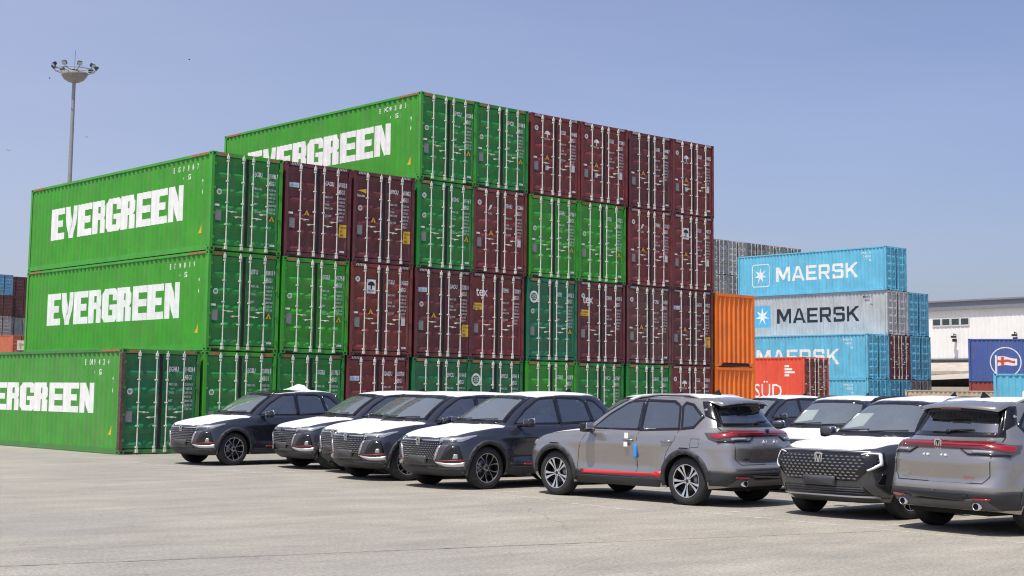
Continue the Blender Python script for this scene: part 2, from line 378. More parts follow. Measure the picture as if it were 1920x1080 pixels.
# ---- big block lettering drawn as polygons in a unit cell
def rc(a, b, c, d): return [(a, b), (c, b), (c, d), (a, d)]
GLY = {
 'E': [rc(0, 0, .46, 1), rc(.46, 0, 1, .21), rc(.46, .40, .93, .61), rc(.46, .80, 1, 1)],
 'V': [[(0, 1), (.44, 1), (.56, .42), (.40, 0), (.30, 0)], [(.56, .42), (.66, 1), (1, 1), (.72, 0), (.40, 0)]],
 'R': [rc(0, 0, .46, 1), [(.46, .82), (.97, .82), (.84, 1), (.46, 1)], rc(.62, .62, 1, .82), [(.46, .42), (.88, .42), (1, .52), (1, .62), (.46, .62)], [(.58, 0), (1, 0), (1, .40), (.88, .42), (.58, .42)]],
 'G': [[(0, .14), (.12, 0), (.46, 0), (.46, 1), (.12, 1), (0, .86)], [(.46, .82), (1, .82), (.98, .93), (.88, 1), (.46, 1)], rc(.70, .64, 1, .82), [(.46, 0), (.90, 0), (1, .10), (1, .20), (.46, .20)], rc(.70, .20, 1, .52), rc(.56, .37, .70, .52)],
 'N': [rc(0, 0, .38, 1), rc(.66, 0, 1, 1), [(.38, 1), (.46, 1), (.66, .46), (.66, 0), (.58, 0), (.38, .52)]],
 'a': [],
}
MG = {   # squarer, thinner sans letters
 'M': (1.18, [rc(0, 0, .2, 1), rc(.98, 0, 1.18, 1), [(.2, 1), (.28, 1), (.59, .44), (.59, .12), (.52, .12), (.2, .68)], [(.98, 1), (.98, .68), (.66, .12), (.59, .12), (.59, .44), (.90, 1)]]),
 'A': (1.05, [[(0, 0), (.22, 0), (.56, 1), (.40, 1)], [(.83, 0), (1.05, 0), (.65, 1), (.56, 1), (.525, .89)], [(.285, .19), (.757, .19), (.69, .36), (.345, .36)]]),
 'E': (.86, [rc(0, 0, .2, 1), rc(.2, 0, .86, .18), rc(.2, .41, .78, .58), rc(.2, .82, .86, 1)]),
 'R': (.95, [rc(0, 0, .2, 1), [(.2, .82), (.92, .82), (.85, .97), (.75, 1), (.2, 1)], rc(.72, .54, .92, .82), [(.2, .36), (.76, .36), (.87, .41), (.92, .54), (.2, .54)], [(.45, .36), (.66, .36), (.95, 0), (.71, 0)]]),
 'S': (.92, [[(0, .5), (0, .88), (.12, 1), (.2, 1), (.2, .5)], [(.2, .82), (.9, .82), (.9, .90), (.8, 1), (.2, 1)], rc(.7, .70, .9, .82), rc(.2, .42, .7, .6), [(.7, 0), (.78, 0), (.92, .12), (.92, .5), (.8, .6), (.7, .6)], rc(.02, 0, .7, .18), rc(.02, .18, .2, .30)]),
 'K': (.98, [rc(0, 0, .2, 1), [(.2, .37), (.36, .48), (.98, 1), (.70, 1), (.2, .60)], [(.36, .48), (.50, .60), (.98, 0), (.72, 0)]]),
}
def star7(cx, cz, r1, r2):
    return [[(cx, cz), (cx + r2 * math.sin(2 * PI * (k - .5) / 7), cz + r2 * math.cos(2 * PI * (k - .5) / 7)), (cx + r1 * math.sin(2 * PI * k / 7), cz + r1 * math.cos(2 * PI * k / 7)), (cx + r2 * math.sin(2 * PI * (k + .5) / 7), cz + r2 * math.cos(2 * PI * (k + .5) / 7))] for k in range(7)]
def rrect(x0, z0, x1, z1, r, n=5):
    out = []
    for cx, cz, a0 in ((x1 - r, z1 - r, 0), (x0 + r, z1 - r, 90), (x0 + r, z0 + r, 180), (x1 - r, z0 + r, 270)):
        for i in range(n + 1):
            a = R(a0 + 90 * i / n); out.append((cx + r * math.cos(a), cz + r * math.sin(a)))
    return out
def ringpoly(po, pi):
    n = len(po); return [[po[i], po[(i + 1) % n], pi[(i + 1) % n], pi[i]] for i in range(n)]
def side_decal(name, polys, material, parent, color=None, raw=None, flip=False, cp=CP):
    """polys in (s, z), s = distance from the far end, laid on the corrugated -X wall"""
    bm = bmesh.new()
    if raw:
        for vs, fs in raw:
            vv = [bm.verts.new((a, 0, b)) for a, b in vs]
            for f_ in fs:
                try: bm.faces.new([vv[i] for i in f_])
                except ValueError: pass
    for p in polys:
        bm.faces.new([bm.verts.new((a, 0, b)) for a, b in p])
    bmesh.ops.triangulate(bm, faces=bm.faces)
    LL = cp[-1][0] + .16
    xs = [v.co.x for v in bm.verts]; lo, hi = min(xs), max(xs)
    for y, d in cp:
        s_ = LL - y
        if lo < s_ < hi: bmesh.ops.bisect_plane(bm, geom=bm.verts[:] + bm.edges[:] + bm.faces[:], plane_co=(s_, 0, 0), plane_no=(1, 0, 0), dist=1e-5)
    for v in bm.verts:
        y = LL - v.co.x; zz = v.co.z
        v.co = (XO + XD * cdepth(y, cp) - .004, y, zz)
    bmesh.ops.recalc_face_normals(bm, faces=bm.faces)
    me = bpy.data.meshes.new(name); bm.to_mesh(me); bm.free(); me.materials.append(MATS[material])
    o = link(name, me, parent); return o
DECAL = {}
def cached_decal(key, name, fn, parent):
    """reuse the mesh of a decal for repeats"""
    if key in DECAL: return link(name, DECAL[key], parent)
    o = fn(); DECAL[key] = o.data; return o
def word_polys(word, s0, s1, z0, z1, gap=.045):
    n = len(word); cw = (s1 - s0 + gap) / n - gap; out = []
    for i, ch in enumerate(word):
        a = s0 + i * (cw + gap)
        for p in GLY[ch]: out.append([(a + x * cw, z0 + y * (z1 - z0)) for x, y in p])
    return out
def mg_polys(word, s0, s1, z0, z1, gap=.14):
    tot = sum(MG[c][0] for c in word) + gap * (len(word) - 1); k = (s1 - s0) / tot; out = []; a = s0
    for c in word:
        for p in MG[c][1]: out.append([(a + x * k, z0 + y * (z1 - z0)) for x, y in p])
        a += (MG[c][0] + gap) * k
    return out
def text_raw(s, s0, z0, size, bold=.0, xs=1.0, sp=1.0):
    v, f = text_mesh(s, 1.0, bold, 'LEFT', sp); return ([(s0 + x * size * xs, z0 + y * size) for x, y, q in v], f)

def door_P(x0, z0): return lambda a, b: (x0 + a, .029, z0 + b)
_shared = {}
def shared(key, name, fn, mats, parent):
    if key not in _shared:
        mb = fn(); me = mb.mesh(name)
        for m_ in mats: me.materials.append(MATS[m_])
        _shared[key] = me
    return link(name, _shared[key], parent)
def weights(kind):
    mb = MB()
    rows = {'g': ['MAX.GR.    32.500 KG', '                71.650 LB', 'TARE       3.840 KG', '                  8.470 LB', 'NET       28.660 KG', '                63.180 LB', 'CU.CAP     76.40 CM'],
            'm': ['MAX WT    32.500 KG', '                71.650 LB', 'TARE       3.700 KG', 'MAX CW   28.800 KG', '                63.490 LB', 'CU CAP    76.4 CM', '              2700 FT']}[kind]
    for i, t in enumerate(rows):
        ws_ = t.split('   '); ws_ = [q.strip() for q in ws_ if q.strip()]
        if not t.startswith(' '): put_text(mb, ws_[0], door_P(1.47, 1.90 - i * .115), .092, .022, xs=.74)
        if len(ws_) > 1 or t.startswith(' '): put_text(mb, ws_[-1], door_P(1.965, 1.90 - i * .115), .092, .022, xs=.66)
    return mb
def rect_on_door(x0, x1, z0, z1, y=.029):
    mb = MB(); mb.box(x0, x1, y - .004, y + .008, z0, z1); return mb
def warn_tri(cx, cz, r=.11):
    mb = MB(); a = [(cx + r * math.sin(t), cz + r * math.cos(t)) for t in (0, 2 * PI / 3, 4 * PI / 3)]
    mb.prism(a, .0265, .034, 'xz', 0); a2 = [(cx + .28 * r * math.sin(t), cz - .02 + .45 * r * math.cos(t)) for t in (0, 2 * PI / 3, 4 * PI / 3)]
    mb.prism(a2, .0235, .0262, 'xz', 1); return mb
def disc_polys(cx, cz, r0, r1, n=20):
    return [[(cx + r * math.cos(2 * PI * k / n), cz + r * math.sin(2 * PI * k / n)) for r, k in ((r1, i), (r1, i + 1), (r0, i + 1), (r0, i))] for i in range(n)]
def roundel(cx, cz, r, inner=.62, fill=True):
    mb = MB()
    for p in disc_polys(cx, cz, r * inner, r): mb.add([(a, .028, b) for a, b in p], [(0, 1, 2, 3)])
    if fill:
        for k in range(8):
            a = 2 * PI * k / 8; mb.add([(cx + q * r * math.cos(a + d), .028, cz + q * r * math.sin(a + d)) for q, d in ((.08, 0), (.5, -.18), (.5, .18))], [(0, 1, 2)])
    return mb
GREEN, GREEN2, GREEN3 = (.035, .31, .022), (.018, .225, .038), (.018, .17, .062)  # GREEN2: same green paint, made darker and bluer for shaded door ends
MAROON, MAROON2, MAROON3 = (.180, .032, .032), (.125, .027, .033), (.195, .038, .029)
def make_container(name, x, y, z, col, label, group, rods_painted=False, rz=0, cat='container', id1=None, id2='45G1', doors=True, marks=None, wk='m', flipped=False, cell=None):
    t = empty(name, (x, y, z), rz, label, cat, group)
    cc = (*col, 1); rs = CMR if rods_painted else CM
    def L_(nm, key, par, src=CM):
        o = link(nm, src[key], par); o.color = cc; return o
    L_('frame', 'frame', t); L_('side_wall', 'side_a', t); L_('side_wall', 'side_b', t); L_('roof_panel', 'roof', t); L_('end_wall', 'end', t)
    dl = L_('door', 'door_l', t); dr = L_('door', 'door_r', t)
    for k, p in (('rod1', dl), ('rod2', dl), ('rod3', dr), ('rod4', dr)): L_('locking_rod', k, p, rs)
    if id1:
        pr_, nu = id1.split(' ', 1)
        def f():
            mb = MB(); put_text(mb, pr_, door_P(1.46, 2.29), .19, .03, xs=.60); put_text(mb, nu, door_P(1.965, 2.29), .19, .03, xs=.44); put_text(mb, id2, door_P(1.965, 2.07), .18, .03, xs=.62); return mb
        shared(('id', id1), 'id_lettering', f, ['letter_white'], dr)
        shared(('w', 'g' if wk == 'g' else 'm'), 'weight_lettering', lambda: weights('g' if wk == 'g' else 'm'), ['print_white'], dr)
    for mk in (marks or ()):
        if mk == 'plate': shared('plate', 'data_plate', lambda: rect_on_door(.17, .37, .88, 1.18, .029), ['grey_label'], dl)
        elif mk == 'tri_r': shared('tri_r', 'warning_sticker', lambda: warn_tri(2.10, 1.05), ['yellow_label', 'hazard_black'], dr)
        elif mk == 'tri_l': shared('tri_l', 'warning_sticker', lambda: warn_tri(.80, 1.36), ['yellow_label', 'hazard_black'], dl)
        elif mk == 'yellow_r':
            def f():
                mb = rect_on_door(2.02, 2.29, .72, 1.12, .029)
                for i, tx in enumerate(('CAUTION', "9'6\"", 'HIGH')): put_text(mb, tx, lambda a, b: (2.05 + a, .021, 1.0 - i * .12 + b), .08, .01, xs=.6, m=1)
                return mb
            shared(mk, 'caution_sticker', f, ['yellow_label', 'hazard_black'], dr)
        elif mk == 'yellow_l':
            def f():
                mb = rect_on_door(.14, .58, 1.66, 1.88, .029); put_text(mb, 'CAUTION', lambda a, b: (.17 + a, .021, 1.77 + b), .08, .01, xs=.9, m=1); put_text(mb, "9'6\" HIGH", lambda a, b: (.17 + a, .021, 1.68 + b), .07, .01, xs=.9, m=1); return mb
            shared(mk, 'caution_sticker', f, ['yellow_label', 'hazard_black'], dl)
        elif mk == 'blue_tag':
            def f():
                mb = rect_on_door(.14, .50, 2.12, 2.26, .029); put_text(mb, 'SeaCube', lambda a, b: (.15 + a, .021, 2.155 + b), .10, .008, xs=.85, m=1); return mb
            shared(mk, 'owner_sticker', f, ['pale_blue_label', 'sky_blue_sign'], dl)
        elif mk == 'round_l': shared(mk, 'round_mark', lambda: roundel(.28, 1.72, .085), ['print_white'], dl)
        elif mk == 'round_top': shared(mk, 'round_mark', lambda: roundel(.27, 2.38, .09, .55), ['print_white'], dl)
        elif mk == 'round_big': shared(mk, 'round_emblem', lambda: roundel(.34, 2.22, .21, .66), ['letter_white'], dl)
        elif mk == 'white_r': shared(mk, 'white_sticker', lambda: rect_on_door(2.02, 2.17, .98, 1.22, .029), ['letter_white'], dr)
        elif mk == 'white_mid': shared(mk, 'pale_sticker', lambda: rect_on_door(.72, .86, .92, 1.08, .029), ['pale_blue_label'], dl)
        elif mk == 'white_low':
            shared(mk, 'small_sticker', lambda: rect_on_door(.14, .30, 1.30, 1.36, .029), ['letter_white'], dl)
            shared('wl2', 'small_sticker', lambda: rect_on_door(2.05, 2.22, .24, .30, .029), ['letter_white'], dr)
        elif mk in ('umbrella', 'umbrella_box'):
            def f():
                mb = MB(); cx, cz = .80, 2.22; cm = 0
                if mk == 'umbrella_box': mb.box(cx - .17, cx + .17, .026, .034, cz - .27, cz + .17, 0); cm = 1
                yy = .020 if cm else .027
                pts = [(cx, cz - .02)] + [(cx + .14 * math.cos(R(a)), cz - .02 + .13 * math.sin(R(a))) for a in range(0, 181, 20)]
                for i in range(1, len(pts) - 1): mb.add([(p[0], yy, p[1]) for p in (pts[0], pts[i], pts[i + 1])], [(0, 1, 2)], cm)
                mb.add([(a, yy, b) for a, b in ((cx - .03, cz - .13), (cx + .03, cz - .13), (cx + .02, cz - .02), (cx - .02, cz - .02))], [(0, 1, 2, 3)], cm)
                put_text(mb, 'TRITON', lambda a, b: (cx - .155 + a, yy, cz - .22 + b), .09, .01, xs=.85, m=cm); return mb
            shared(mk, 'owner_mark', f, ['letter_white', 'letter_dark'], dl)
        elif mk == 'tex':
            def f():
                mb = MB(); put_text(mb, 'tex', door_P(.26, 2.12), .46, .012, xs=.85); return mb
            shared(mk, 'owner_lettering', f, ['letter_white'], dl)
        elif mk == 'swoosh':
            def f():
                mb = MB(); mb.prism([(.66, 2.12), (.74, 2.32), (.84, 2.34), (.78, 2.2)], .026, .03); put_text(mb, 'CAI', door_P(.66, 2.0), .11, .01); return mb
            shared(mk, 'owner_mark', f, ['letter_white'], dl)
        elif mk == 'beacon':
            def f():
                mb = MB(); mb.prism([(.14, 2.27), (.50, 2.34), (.50, 2.20), (.30, 2.25)], .026, .030, 'xz', 0); put_text(mb, 'beacon', door_P(.14, 2.08), .13, .012, xs=.8, m=1); return mb
            shared(mk, 'owner_mark', f, ['yellow_label', 'letter_white'], dl)
    tabs = 'tabs' if wk == 'g' else 'stripes'
    def ft():
        mb = MB()
        if tabs == 'tabs': mb.box(.20, .48, -.002, .005, H - .115, H - .03); mb.box(W - .48, W - .20, -.002, .005, H - .115, H - .03)
        else:
            for x0 in (.18, W - .54):
                for i in range(6): mb.add([(x0 + i * .06, .001, H - .10), (x0 + i * .06 + .025, .001, H - .10), (x0 + i * .06 + .055, .001, H - .03), (x0 + i * .06 + .03, .001, H - .03)], [(0, 1, 2, 3)])
        return mb
    if wk in ('g', 'm'): shared(tabs, 'height_marking', ft, ['brown_tab' if tabs == 'tabs' else 'print_white'], t)
    return t
def evergreen_side(t, sid, t2='45G1', zr=(.98, 2.05)):
    s0, s1 = L - 10.50, L - 1.62
    sw = [c for c in kids(t) if c.name.startswith('side_wall')][0]
    cached_decal(('EVG', zr), 'side_lettering', lambda: side_decal('side_lettering', word_polys('EVERGREEN', s0, s1, zr[0], zr[1]), 'letter_white', sw), sw)
    side_decal('side_id_lettering', [], 'letter_white', sw, raw=[text_raw(g_, L - 2.32 + i * .278, 2.46, .22, .02, .75) for i, g_ in enumerate(sid.split())] + [text_raw(g_, L - 1.72 + i * .278, 2.18, .22, .02, .75) for i, g_ in enumerate(('4', '5G', '1'))])
    cached_decal('EVG96', 'side_height_lettering', lambda: side_decal('side_height_lettering', [], 'letter_white', sw, raw=[text_raw('9', L - .62, 1.95, .26, .02), text_raw('6', L - .62, 1.68, .22, .02)]), sw)
    cached_decal('EVGt', 'side_warning_sticker', lambda: side_decal('side_warning_sticker', [[(L - .71, .52), (L - .50, .52), (L - .56, .84)]], 'yellow_label', sw), sw)
    mb = MB(); mb.box(-.001, .003, .2, 1.2, H - .075, H - .015); mb.box(-.001, .003, L - 1.2, L - .2, H - .075, H - .015)
    if 'evgy' not in _shared: me = mb.mesh('height_stripe'); me.materials.append(MATS['brown_tab']); _shared['evgy'] = me
    link('height_stripe', _shared['evgy'], t)

PX = 2.52
OX = [-.06, .03, .01, .02, .08, -.05, .02, -.04, .03, -.04]
ordn = ['ground', 'second', 'third', 'fourth']
nth = ['first', 'second', 'third', 'fourth', 'fifth', 'sixth', 'seventh', 'eighth', 'ninth', 'tenth']
G_, M_ = 'g', 'm'
GM = ['plate', 'tri_r', 'round_l', 'white_low']
stack = {
 (0, 0): (G_, GREEN3, 'EGHU 914824 4', ['round_l', 'plate']),
 (1, 0): (G_, GREEN2, 'EGSU 928810 3', ['round_l', 'plate']), (1, 1): (G_, GREEN2, 'EITU 908813 9', GM), (1, 2): (G_, GREEN2, 'EGSU 193086 7', GM),
 (2, 0): (G_, GREEN2, 'EGSU 331392 3', ['plate']), (2, 1): (G_, GREEN, 'EGSU 475795 8', GM), (2, 2): (M_, MAROON2, 'GAOU 691513 0', ['blue_tag', 'plate', 'tri_l', 'yellow_r', 'white_low']),
 (3, 0): (M_, MAROON, 'GAOU 628378 8', ['blue_tag', 'plate']), (3, 1): (M_, MAROON3, 'TLLU 134265 3', ['umbrella_box', 'round_top', 'tri_l', 'plate', 'white_r', 'white_low']), (3, 2): (M_, MAROON2, 'BMOU 681845 2', ['beacon', 'tri_l', 'plate', 'yellow_r', 'round_l']),
 (4, 0): (G_, GREEN3, 'EMCU 951414 8', ['plate']), (4, 1): (M_, MAROON2, 'GAOU 732031 0', ['blue_tag', 'plate', 'tri_l', 'yellow_r', 'round_l']), (4, 2): (G_, GREEN2, 'EGHU 901146 3', GM + ['round_top']), (4, 3): (G_, GREEN2, 'EMCU 902580 3', GM),
 (5, 0): (G_, GREEN3, 'EMCU 830041 4', ['round_big', 'plate']), (5, 1): (M_, MAROON, 'TEMU 732018 9', ['tex', 'yellow_l', 'plate', 'round_l']), (5, 2): (M_, MAROON, 'TRHU 472284 6', ['swoosh', 'round_top', 'tri_l', 'plate', 'white_r', 'white_low']), (5, 3): (G_, GREEN2, 'EMCU 901080 8', GM),
 (6, 0): (G_, GREEN, 'EGHU 302387 8', ['plate']), (6, 1): (G_, (.015, .17, .08), 'EITU 009553 2', ['round_big', 'round_l', 'plate', 'tri_r']), (6, 2): (G_, GREEN, 'EGHU 837958 4', GM), (6, 3): (M_, MAROON, 'TLLU 769408 0', ['umbrella', 'round_top', 'tri_l', 'plate', 'white_r', 'white_mid', 'white_low']),
 (7, 0): (G_, GREEN2, 'EMCU 862748 7', ['plate']), (7, 1): (M_, MAROON2, 'TEMU 840378 5', ['tex', 'yellow_l', 'plate', 'round_top']), (7, 2): (G_, GREEN, 'EITU 933525 2', GM), (7, 3): (M_, MAROON, 'TLLU 877209 0', ['umbrella', 'round_top', 'tri_l', 'plate', 'white_r', 'white_mid', 'white_low']),
 (8, 0): (G_, GREEN2, 'EGHU 901258 2', ['plate']), (8, 1): (M_, (.15, .055, .055), 'TCNU 736478 1', ['tri_l', 'plate', 'round_top', 'white_low']), (8, 2): (M_, MAROON, 'TRHU 732115 3', ['swoosh', 'round_top', 'tri_l', 'plate', 'white_r', 'white_low']), (8, 3): (M_, MAROON2, 'CAIU 448908 7', ['tri_l', 'plate', 'white_low']),
 (9, 0): (M_, MAROON, 'TLLU 572878 4', ['umbrella', 'round_top', 'plate']), (9, 1): (M_, MAROON2, 'GAOU 681072 2', ['blue_tag', 'tri_l', 'plate', 'yellow_r']), (9, 2): (M_, MAROON, 'TLLU 748872 9', ['umbrella_box', 'tri_l', 'plate', 'white_r', 'white_low']), (9, 3): (M_, MAROON, 'TLLU 804083 2', ['umbrella', 'round_top', 'tri_l', 'plate', 'white_r', 'white_mid', 'white_low']),
}
for (c, k), (kind, col, idt, mk) in stack.items():
    rr = random.Random(c * 7 + k)
    x = (c - 1) * PX + OX[c] + rr.uniform(-.015, .015) + (-.05 + .05 * k if c else 0) - (.06 if (c, k) == (1, 2) else 0)
    colour = {G_: 'bright green' if col == GREEN else 'dark green' if col == GREEN3 else 'green', M_: 'maroon'}[kind]
    extra = ''
    if 'tex' in mk: extra = ' with three large white letters'
    elif 'round_big' in mk: extra = ' with large white round emblem'
    elif 'beacon' in mk: extra = ' with small yellow and white mark'
    elif 'umbrella_box' in mk: extra = ' with white square sign'
    elif 'umbrella' in mk: extra = ' with white umbrella mark'
    elif 'yellow_r' in mk: extra = ' with orange sticker'
    if (c, k) == (0, 0): lab = 'weathered green container with rusty corner post, single on the ground at the left end'
    else: lab = f'{colour} container{extra}, {ordn[k]} tier, {nth[c]} stack from the left'
    t = make_container('shipping_container', x, rr.uniform(-.02, .02), k * 2.906, col, lab, 'containers in the long stacked row', id1=idt, marks=mk, wk=kind)
    if (c, k) == (0, 0): evergreen_side(t, 'E GH 91 48 24 4', zr=(1.10, 1.95)) 
    if (c, k) == (1, 1): evergreen_side(t, 'E IT 90 88 13 9')
    if (c, k) == (1, 2): evergreen_side(t, 'E GS 19 30 86 7')
    if (c, k) == (1, 0): evergreen_side(t, 'E GS 92 88 10 3')
    if (c, k) == (4, 3): evergreen_side(t, 'E MC 90 25 80 3')
    if c in (1,) or (c, k) in ((0, 0), (4, 3)):  # sunlit sides and frame: lighter copy of the doors' paint, light set in colour
        for ch in kids(t):
            if ch.name.startswith('side_wall') : ch.color = (*((.045, .30, .014) if k else (.06, .29, .035)), 1)
            if ch.name.startswith('frame'): ch.color = (*((.05, .33, .025) if c != 0 else (.05, .21, .04)), 1)
    if c == 0:
        mb = MB(); mb.box(-.003, .105, -.003, .14, .12, H - .12); mb.build('corner_post', 'rusty_steel', t)

# ---- orange pair turned with their closed ends forward
def closed_end_container(name, x, y, z, col, label, group, rz):
    t = empty(name, (x, y, z), rz, label, 'container', group)
    for nm, k in (('frame', 'frame'), ('side_wall', 'side_a'), ('side_wall', 'side_b'), ('roof_panel', 'roof'), ('end_wall', 'end'), ('door', 'door_l'), ('door', 'door_r')):
        o = link(nm, CM[k], t); o.color = (*col, 1)
    return t
OR_ = (.88, .20, .016)
for k in range(2):
    t = closed_end_container('shipping_container', 22.74 + W, .01 + L, k * 2.906, OR_, f'plain orange container with ribbed closed end, {"upper" if k else "lower"} of two', 'orange containers beside the long row', PI)
    mb = MB(); mb.prism([(.30, .03), (W - .30, .03), (W - .42, .16), (.42, .16)], L - .003, L + .004, 'xz'); mb.build('gooseneck_slot', 'dark_gap', t)

# ---- blue and grey block with side lettering
MBLUE = (.13, .48, .66); MGREY = (.45, .46, .46); MB2 = (.12, .38, .53)
def maersk_side(t, dark=False):
    sw = [c for c in kids(t) if c.name.startswith('side_wall')][0]; m_ = 'letter_dark' if dark else 'letter_white'
    cached_decal(('mk', dark), 'side_lettering', lambda: side_decal('side_lettering', mg_polys('MAERSK', 3.35, 10.05, .95, 1.95), m_, sw), sw)
    if dark:
        cached_decal('mkb', 'emblem_square', lambda: side_decal('emblem_square', [rrect(1.35, .72, 2.80, 2.22, .06)], 'sky_blue_sign', sw), sw)
        o = cached_decal('mks', 'star_emblem', lambda: side_decal('star_emblem', star7(2.08, 1.47, .62, .22), 'letter_white', sw), sw); o.location = (-.004, 0, 0)
    else:
        cached_decal('mkl', 'star_emblem', lambda: side_decal('star_emblem', star7(2.0, 1.45, .56, .2) + ringpoly(rrect(1.25, .65, 2.8, 2.25, .22), rrect(1.31, .71, 2.74, 2.19, .17)), 'letter_white', sw), sw)
    cached_decal(('mkid', dark), 'side_id_lettering', lambda: side_decal('side_id_lettering', [], m_, sw, raw=[text_raw('MRKU 7' if dark else 'MSKU 9', L - 1.85, 2.45, .20, .01), text_raw('45G1' if dark else '2 45G1', L - 1.75, 2.22, .20, .01), text_raw('96', L - 1.3, 1.95, .18, .01)]), sw)
bx, by, dz = 59.72, 16.3, 2.887
GRP = 'blue and grey containers stacked behind the parked cars'
spec = [(1, 3, MBLUE, 1, 'sky blue container with white block letters and framed star, topmost of its stack', True),
        (1, 2, MGREY, 2, 'pale grey container with black block letters and a white star on blue', True),
        (1, 1, MAROON2, 0, 'maroon container with white door rods between two blue door ends', False),
        (1, 0, MB2, 0, 'blue container standing on the ground below the maroon door end', True),
        (0, 1, MBLUE, 1, 'sky blue container with white block letters half hidden by the red container', True),
        (0, 0, MBLUE, 3, 'sky blue container on the ground, below the half hidden blue one with white letters', True),
        (2, 2, MB2, 0, 'blue door end, top of the three-high stack beside the white warehouse', True),
        (2, 1, MB2, 0, 'blue door end, middle of the three-high stack beside the white warehouse', True),
        (2, 0, (.2, .2, .2), 0, 'dark grey container at the foot of the three-high stack beside the white warehouse', True)]
for c, k, col, side, lab, rp in spec:
    sh = -.12 if k == 3 else (-.05 if k == 2 else .12)
    t = make_container('shipping_container', bx + (c - 1) * 2.47 + sh, by + (c == 0) * .9 * 0, k * dz, col, lab, GRP, rods_painted=rp, wk='x' if rp else 'm', id1=None if rp else 'MSKU 430278 4', marks=None if rp else ['round_top', 'white_low'])
    if side == 1: maersk_side(t)
    if side == 2: maersk_side(t, True)
    if side == 3:
        sw = [q for q in kids(t) if q.name.startswith('side_wall')][0]; link('side_id_lettering', DECAL[('mkid', False)], sw)

# ---- far grey row
GREYS = [(.28, .29, .29), (.40, .41, .40), (.20, .21, .22), (.33, .33, .31)]
for c in range(6):
    for k in range(5):
        col = GREYS[(c * 3 + k) % 4]
        make_container('shipping_container', 82.3 - 2.52 * (c + 1), 39.6, k * 2.906, col, f'{["ground","second","third","fourth","top"][k]} tier grey container, {nth[c]} stack from the right in the grey row behind', 'grey containers in the row behind', rods_painted=False, wk='x', id1='BSIU 91%d4%d 1' % (c, k), marks=['tri_r', 'plate'])

# ---- far left stacks
FB, FM, FG, FW, FO = (.13, .33, .50), (.13, .05, .05), (.33, .34, .33), (.45, .46, .44), (.50, .13, .06)
def far(x, y, k, col, lab): return make_container('shipping_container', x, y, k * 2.906, col, lab, 'containers in the far stacks on the left', rods_painted=True, wk='x')
nm6 = ['lowest', 'second', 'third', 'fourth', 'fifth', 'topmost']
for c, x in enumerate((61.35, 58.8)):
    for k, col in enumerate((FW, FG, FW, FG, FM, FB)):
        far(x, 160.6, k, col, f'far {dict([(FB,"blue"),(FM,"maroon"),(FG,"grey"),(FW,"pale grey")])[col]} container, {nm6[k]} of the {"second" if c == 0 else "first"} stack from the left edge')
for c, x in enumerate((64.05, 66.57)):
    for k, col in enumerate((FG, FW, FG, FG, FM, FM)):
        t = far(x, 163.0, k, col, f'far {dict([(FM,"maroon"),(FG,"grey"),(FW,"pale grey")])[col]} container, {nm6[k]} of the {"third" if c == 0 else "fourth"} stack from the left edge')
        t.location.z -= .9 if k == 5 and False else 0
# far orange one with a white emblem, in front of the grey ends
t = far(60.2, 151.5, 2, FO, 'far orange-red container with a white emblem beside the green containers')
for k in range(2): far(60.2, 151.5, k, FG, f'far grey container, {"ground" if k == 0 else "second"} tier, under the orange-red one')
mb = MB(); mb.box(.6, 1.9, -.08, -.06, .9, 2.2); mb.prism([(.8, 1.9), (1.7, 1.7), (1.7, 1.5), (1.2, 1.55), (1.2, 1.1), (1.0, 1.1)], -.09, -.081, 'xz', 1)
mb.build('emblem_panel', ['letter_white', 'yellow_label'], t)

# ---- red container on a road trailer
mat('trailer_steel', (.05, .05, .055), .6, noise=.3); mat('tyre_black', (.022, .022, .024), .85, noise=.2, nscale=20)
RED = (.74, .085, .04)
rx, ry, rzz = 48.35, 14.6, 1.16
tr = empty('container_trailer', (rx, ry, 0), 0, 'low steel road trailer carrying the red container, hidden behind the car roofs', 'trailer')
mb = MB()
for x0 in (.6, 1.7): mb.box(x0, x0 + .14, 0, L, .82, 1.12)
for i in range(7): mb.box(.0, W, .1 + i * 1.95, .25 + i * 1.95, 1.0, 1.15)
mb.build('chassis', 'trailer_steel', tr)
for yy in (1.3, 2.6, 3.9):
    for x0 in (.12, W - .42):
        mb = MB(); mb.lathe([(.25, 0), (.45, .0), (.52, .05), (.52, .25), (.45, .30), (.25, .30), (.2, .2)], 20, 'x', (x0, yy, .52)); mb.build('wheel', 'tyre_black', tr)
t = make_container('shipping_container', rx, ry, rzz, RED, 'red container with white lettering and maroon doors, just right of the orange pair', None, wk='m', id1='SUDU 511204 7', marks=['tri_r', 'white_low'])
for ch in kids(t):
    if ch.name.startswith('door') or ch.name.startswith('end'): ch.color = (*MAROON3, 1)
sw = [q for q in kids(t) if q.name.startswith('side_wall')][0]
side_decal('side_lettering', [], 'letter_white', sw, raw=[text_raw('HAMBURG SÜD', 2.85, .50, 1.18, .002, .94)])
side_decal('side_id_lettering', [rc(10.75, 2.12, 11.3, 2.24), rc(10.75, 1.94, 11.5, 2.06), rc(10.75, 2.3, 11.1, 2.42), rc(10.75, 1.76, 11.1, 1.88)], 'letter_white', sw)

# ---- navy container with flag emblem, light blue one, beige one
def turned(name, px_, py_, z, rz, col, lab, grp=None, sc=None):
    t = closed_end_container(name, px_, py_, z, col, lab, grp, rz)
    if sc: t.scale = sc
    return t
axr = math.atan2(-.875, .485)        # direction of the long walls
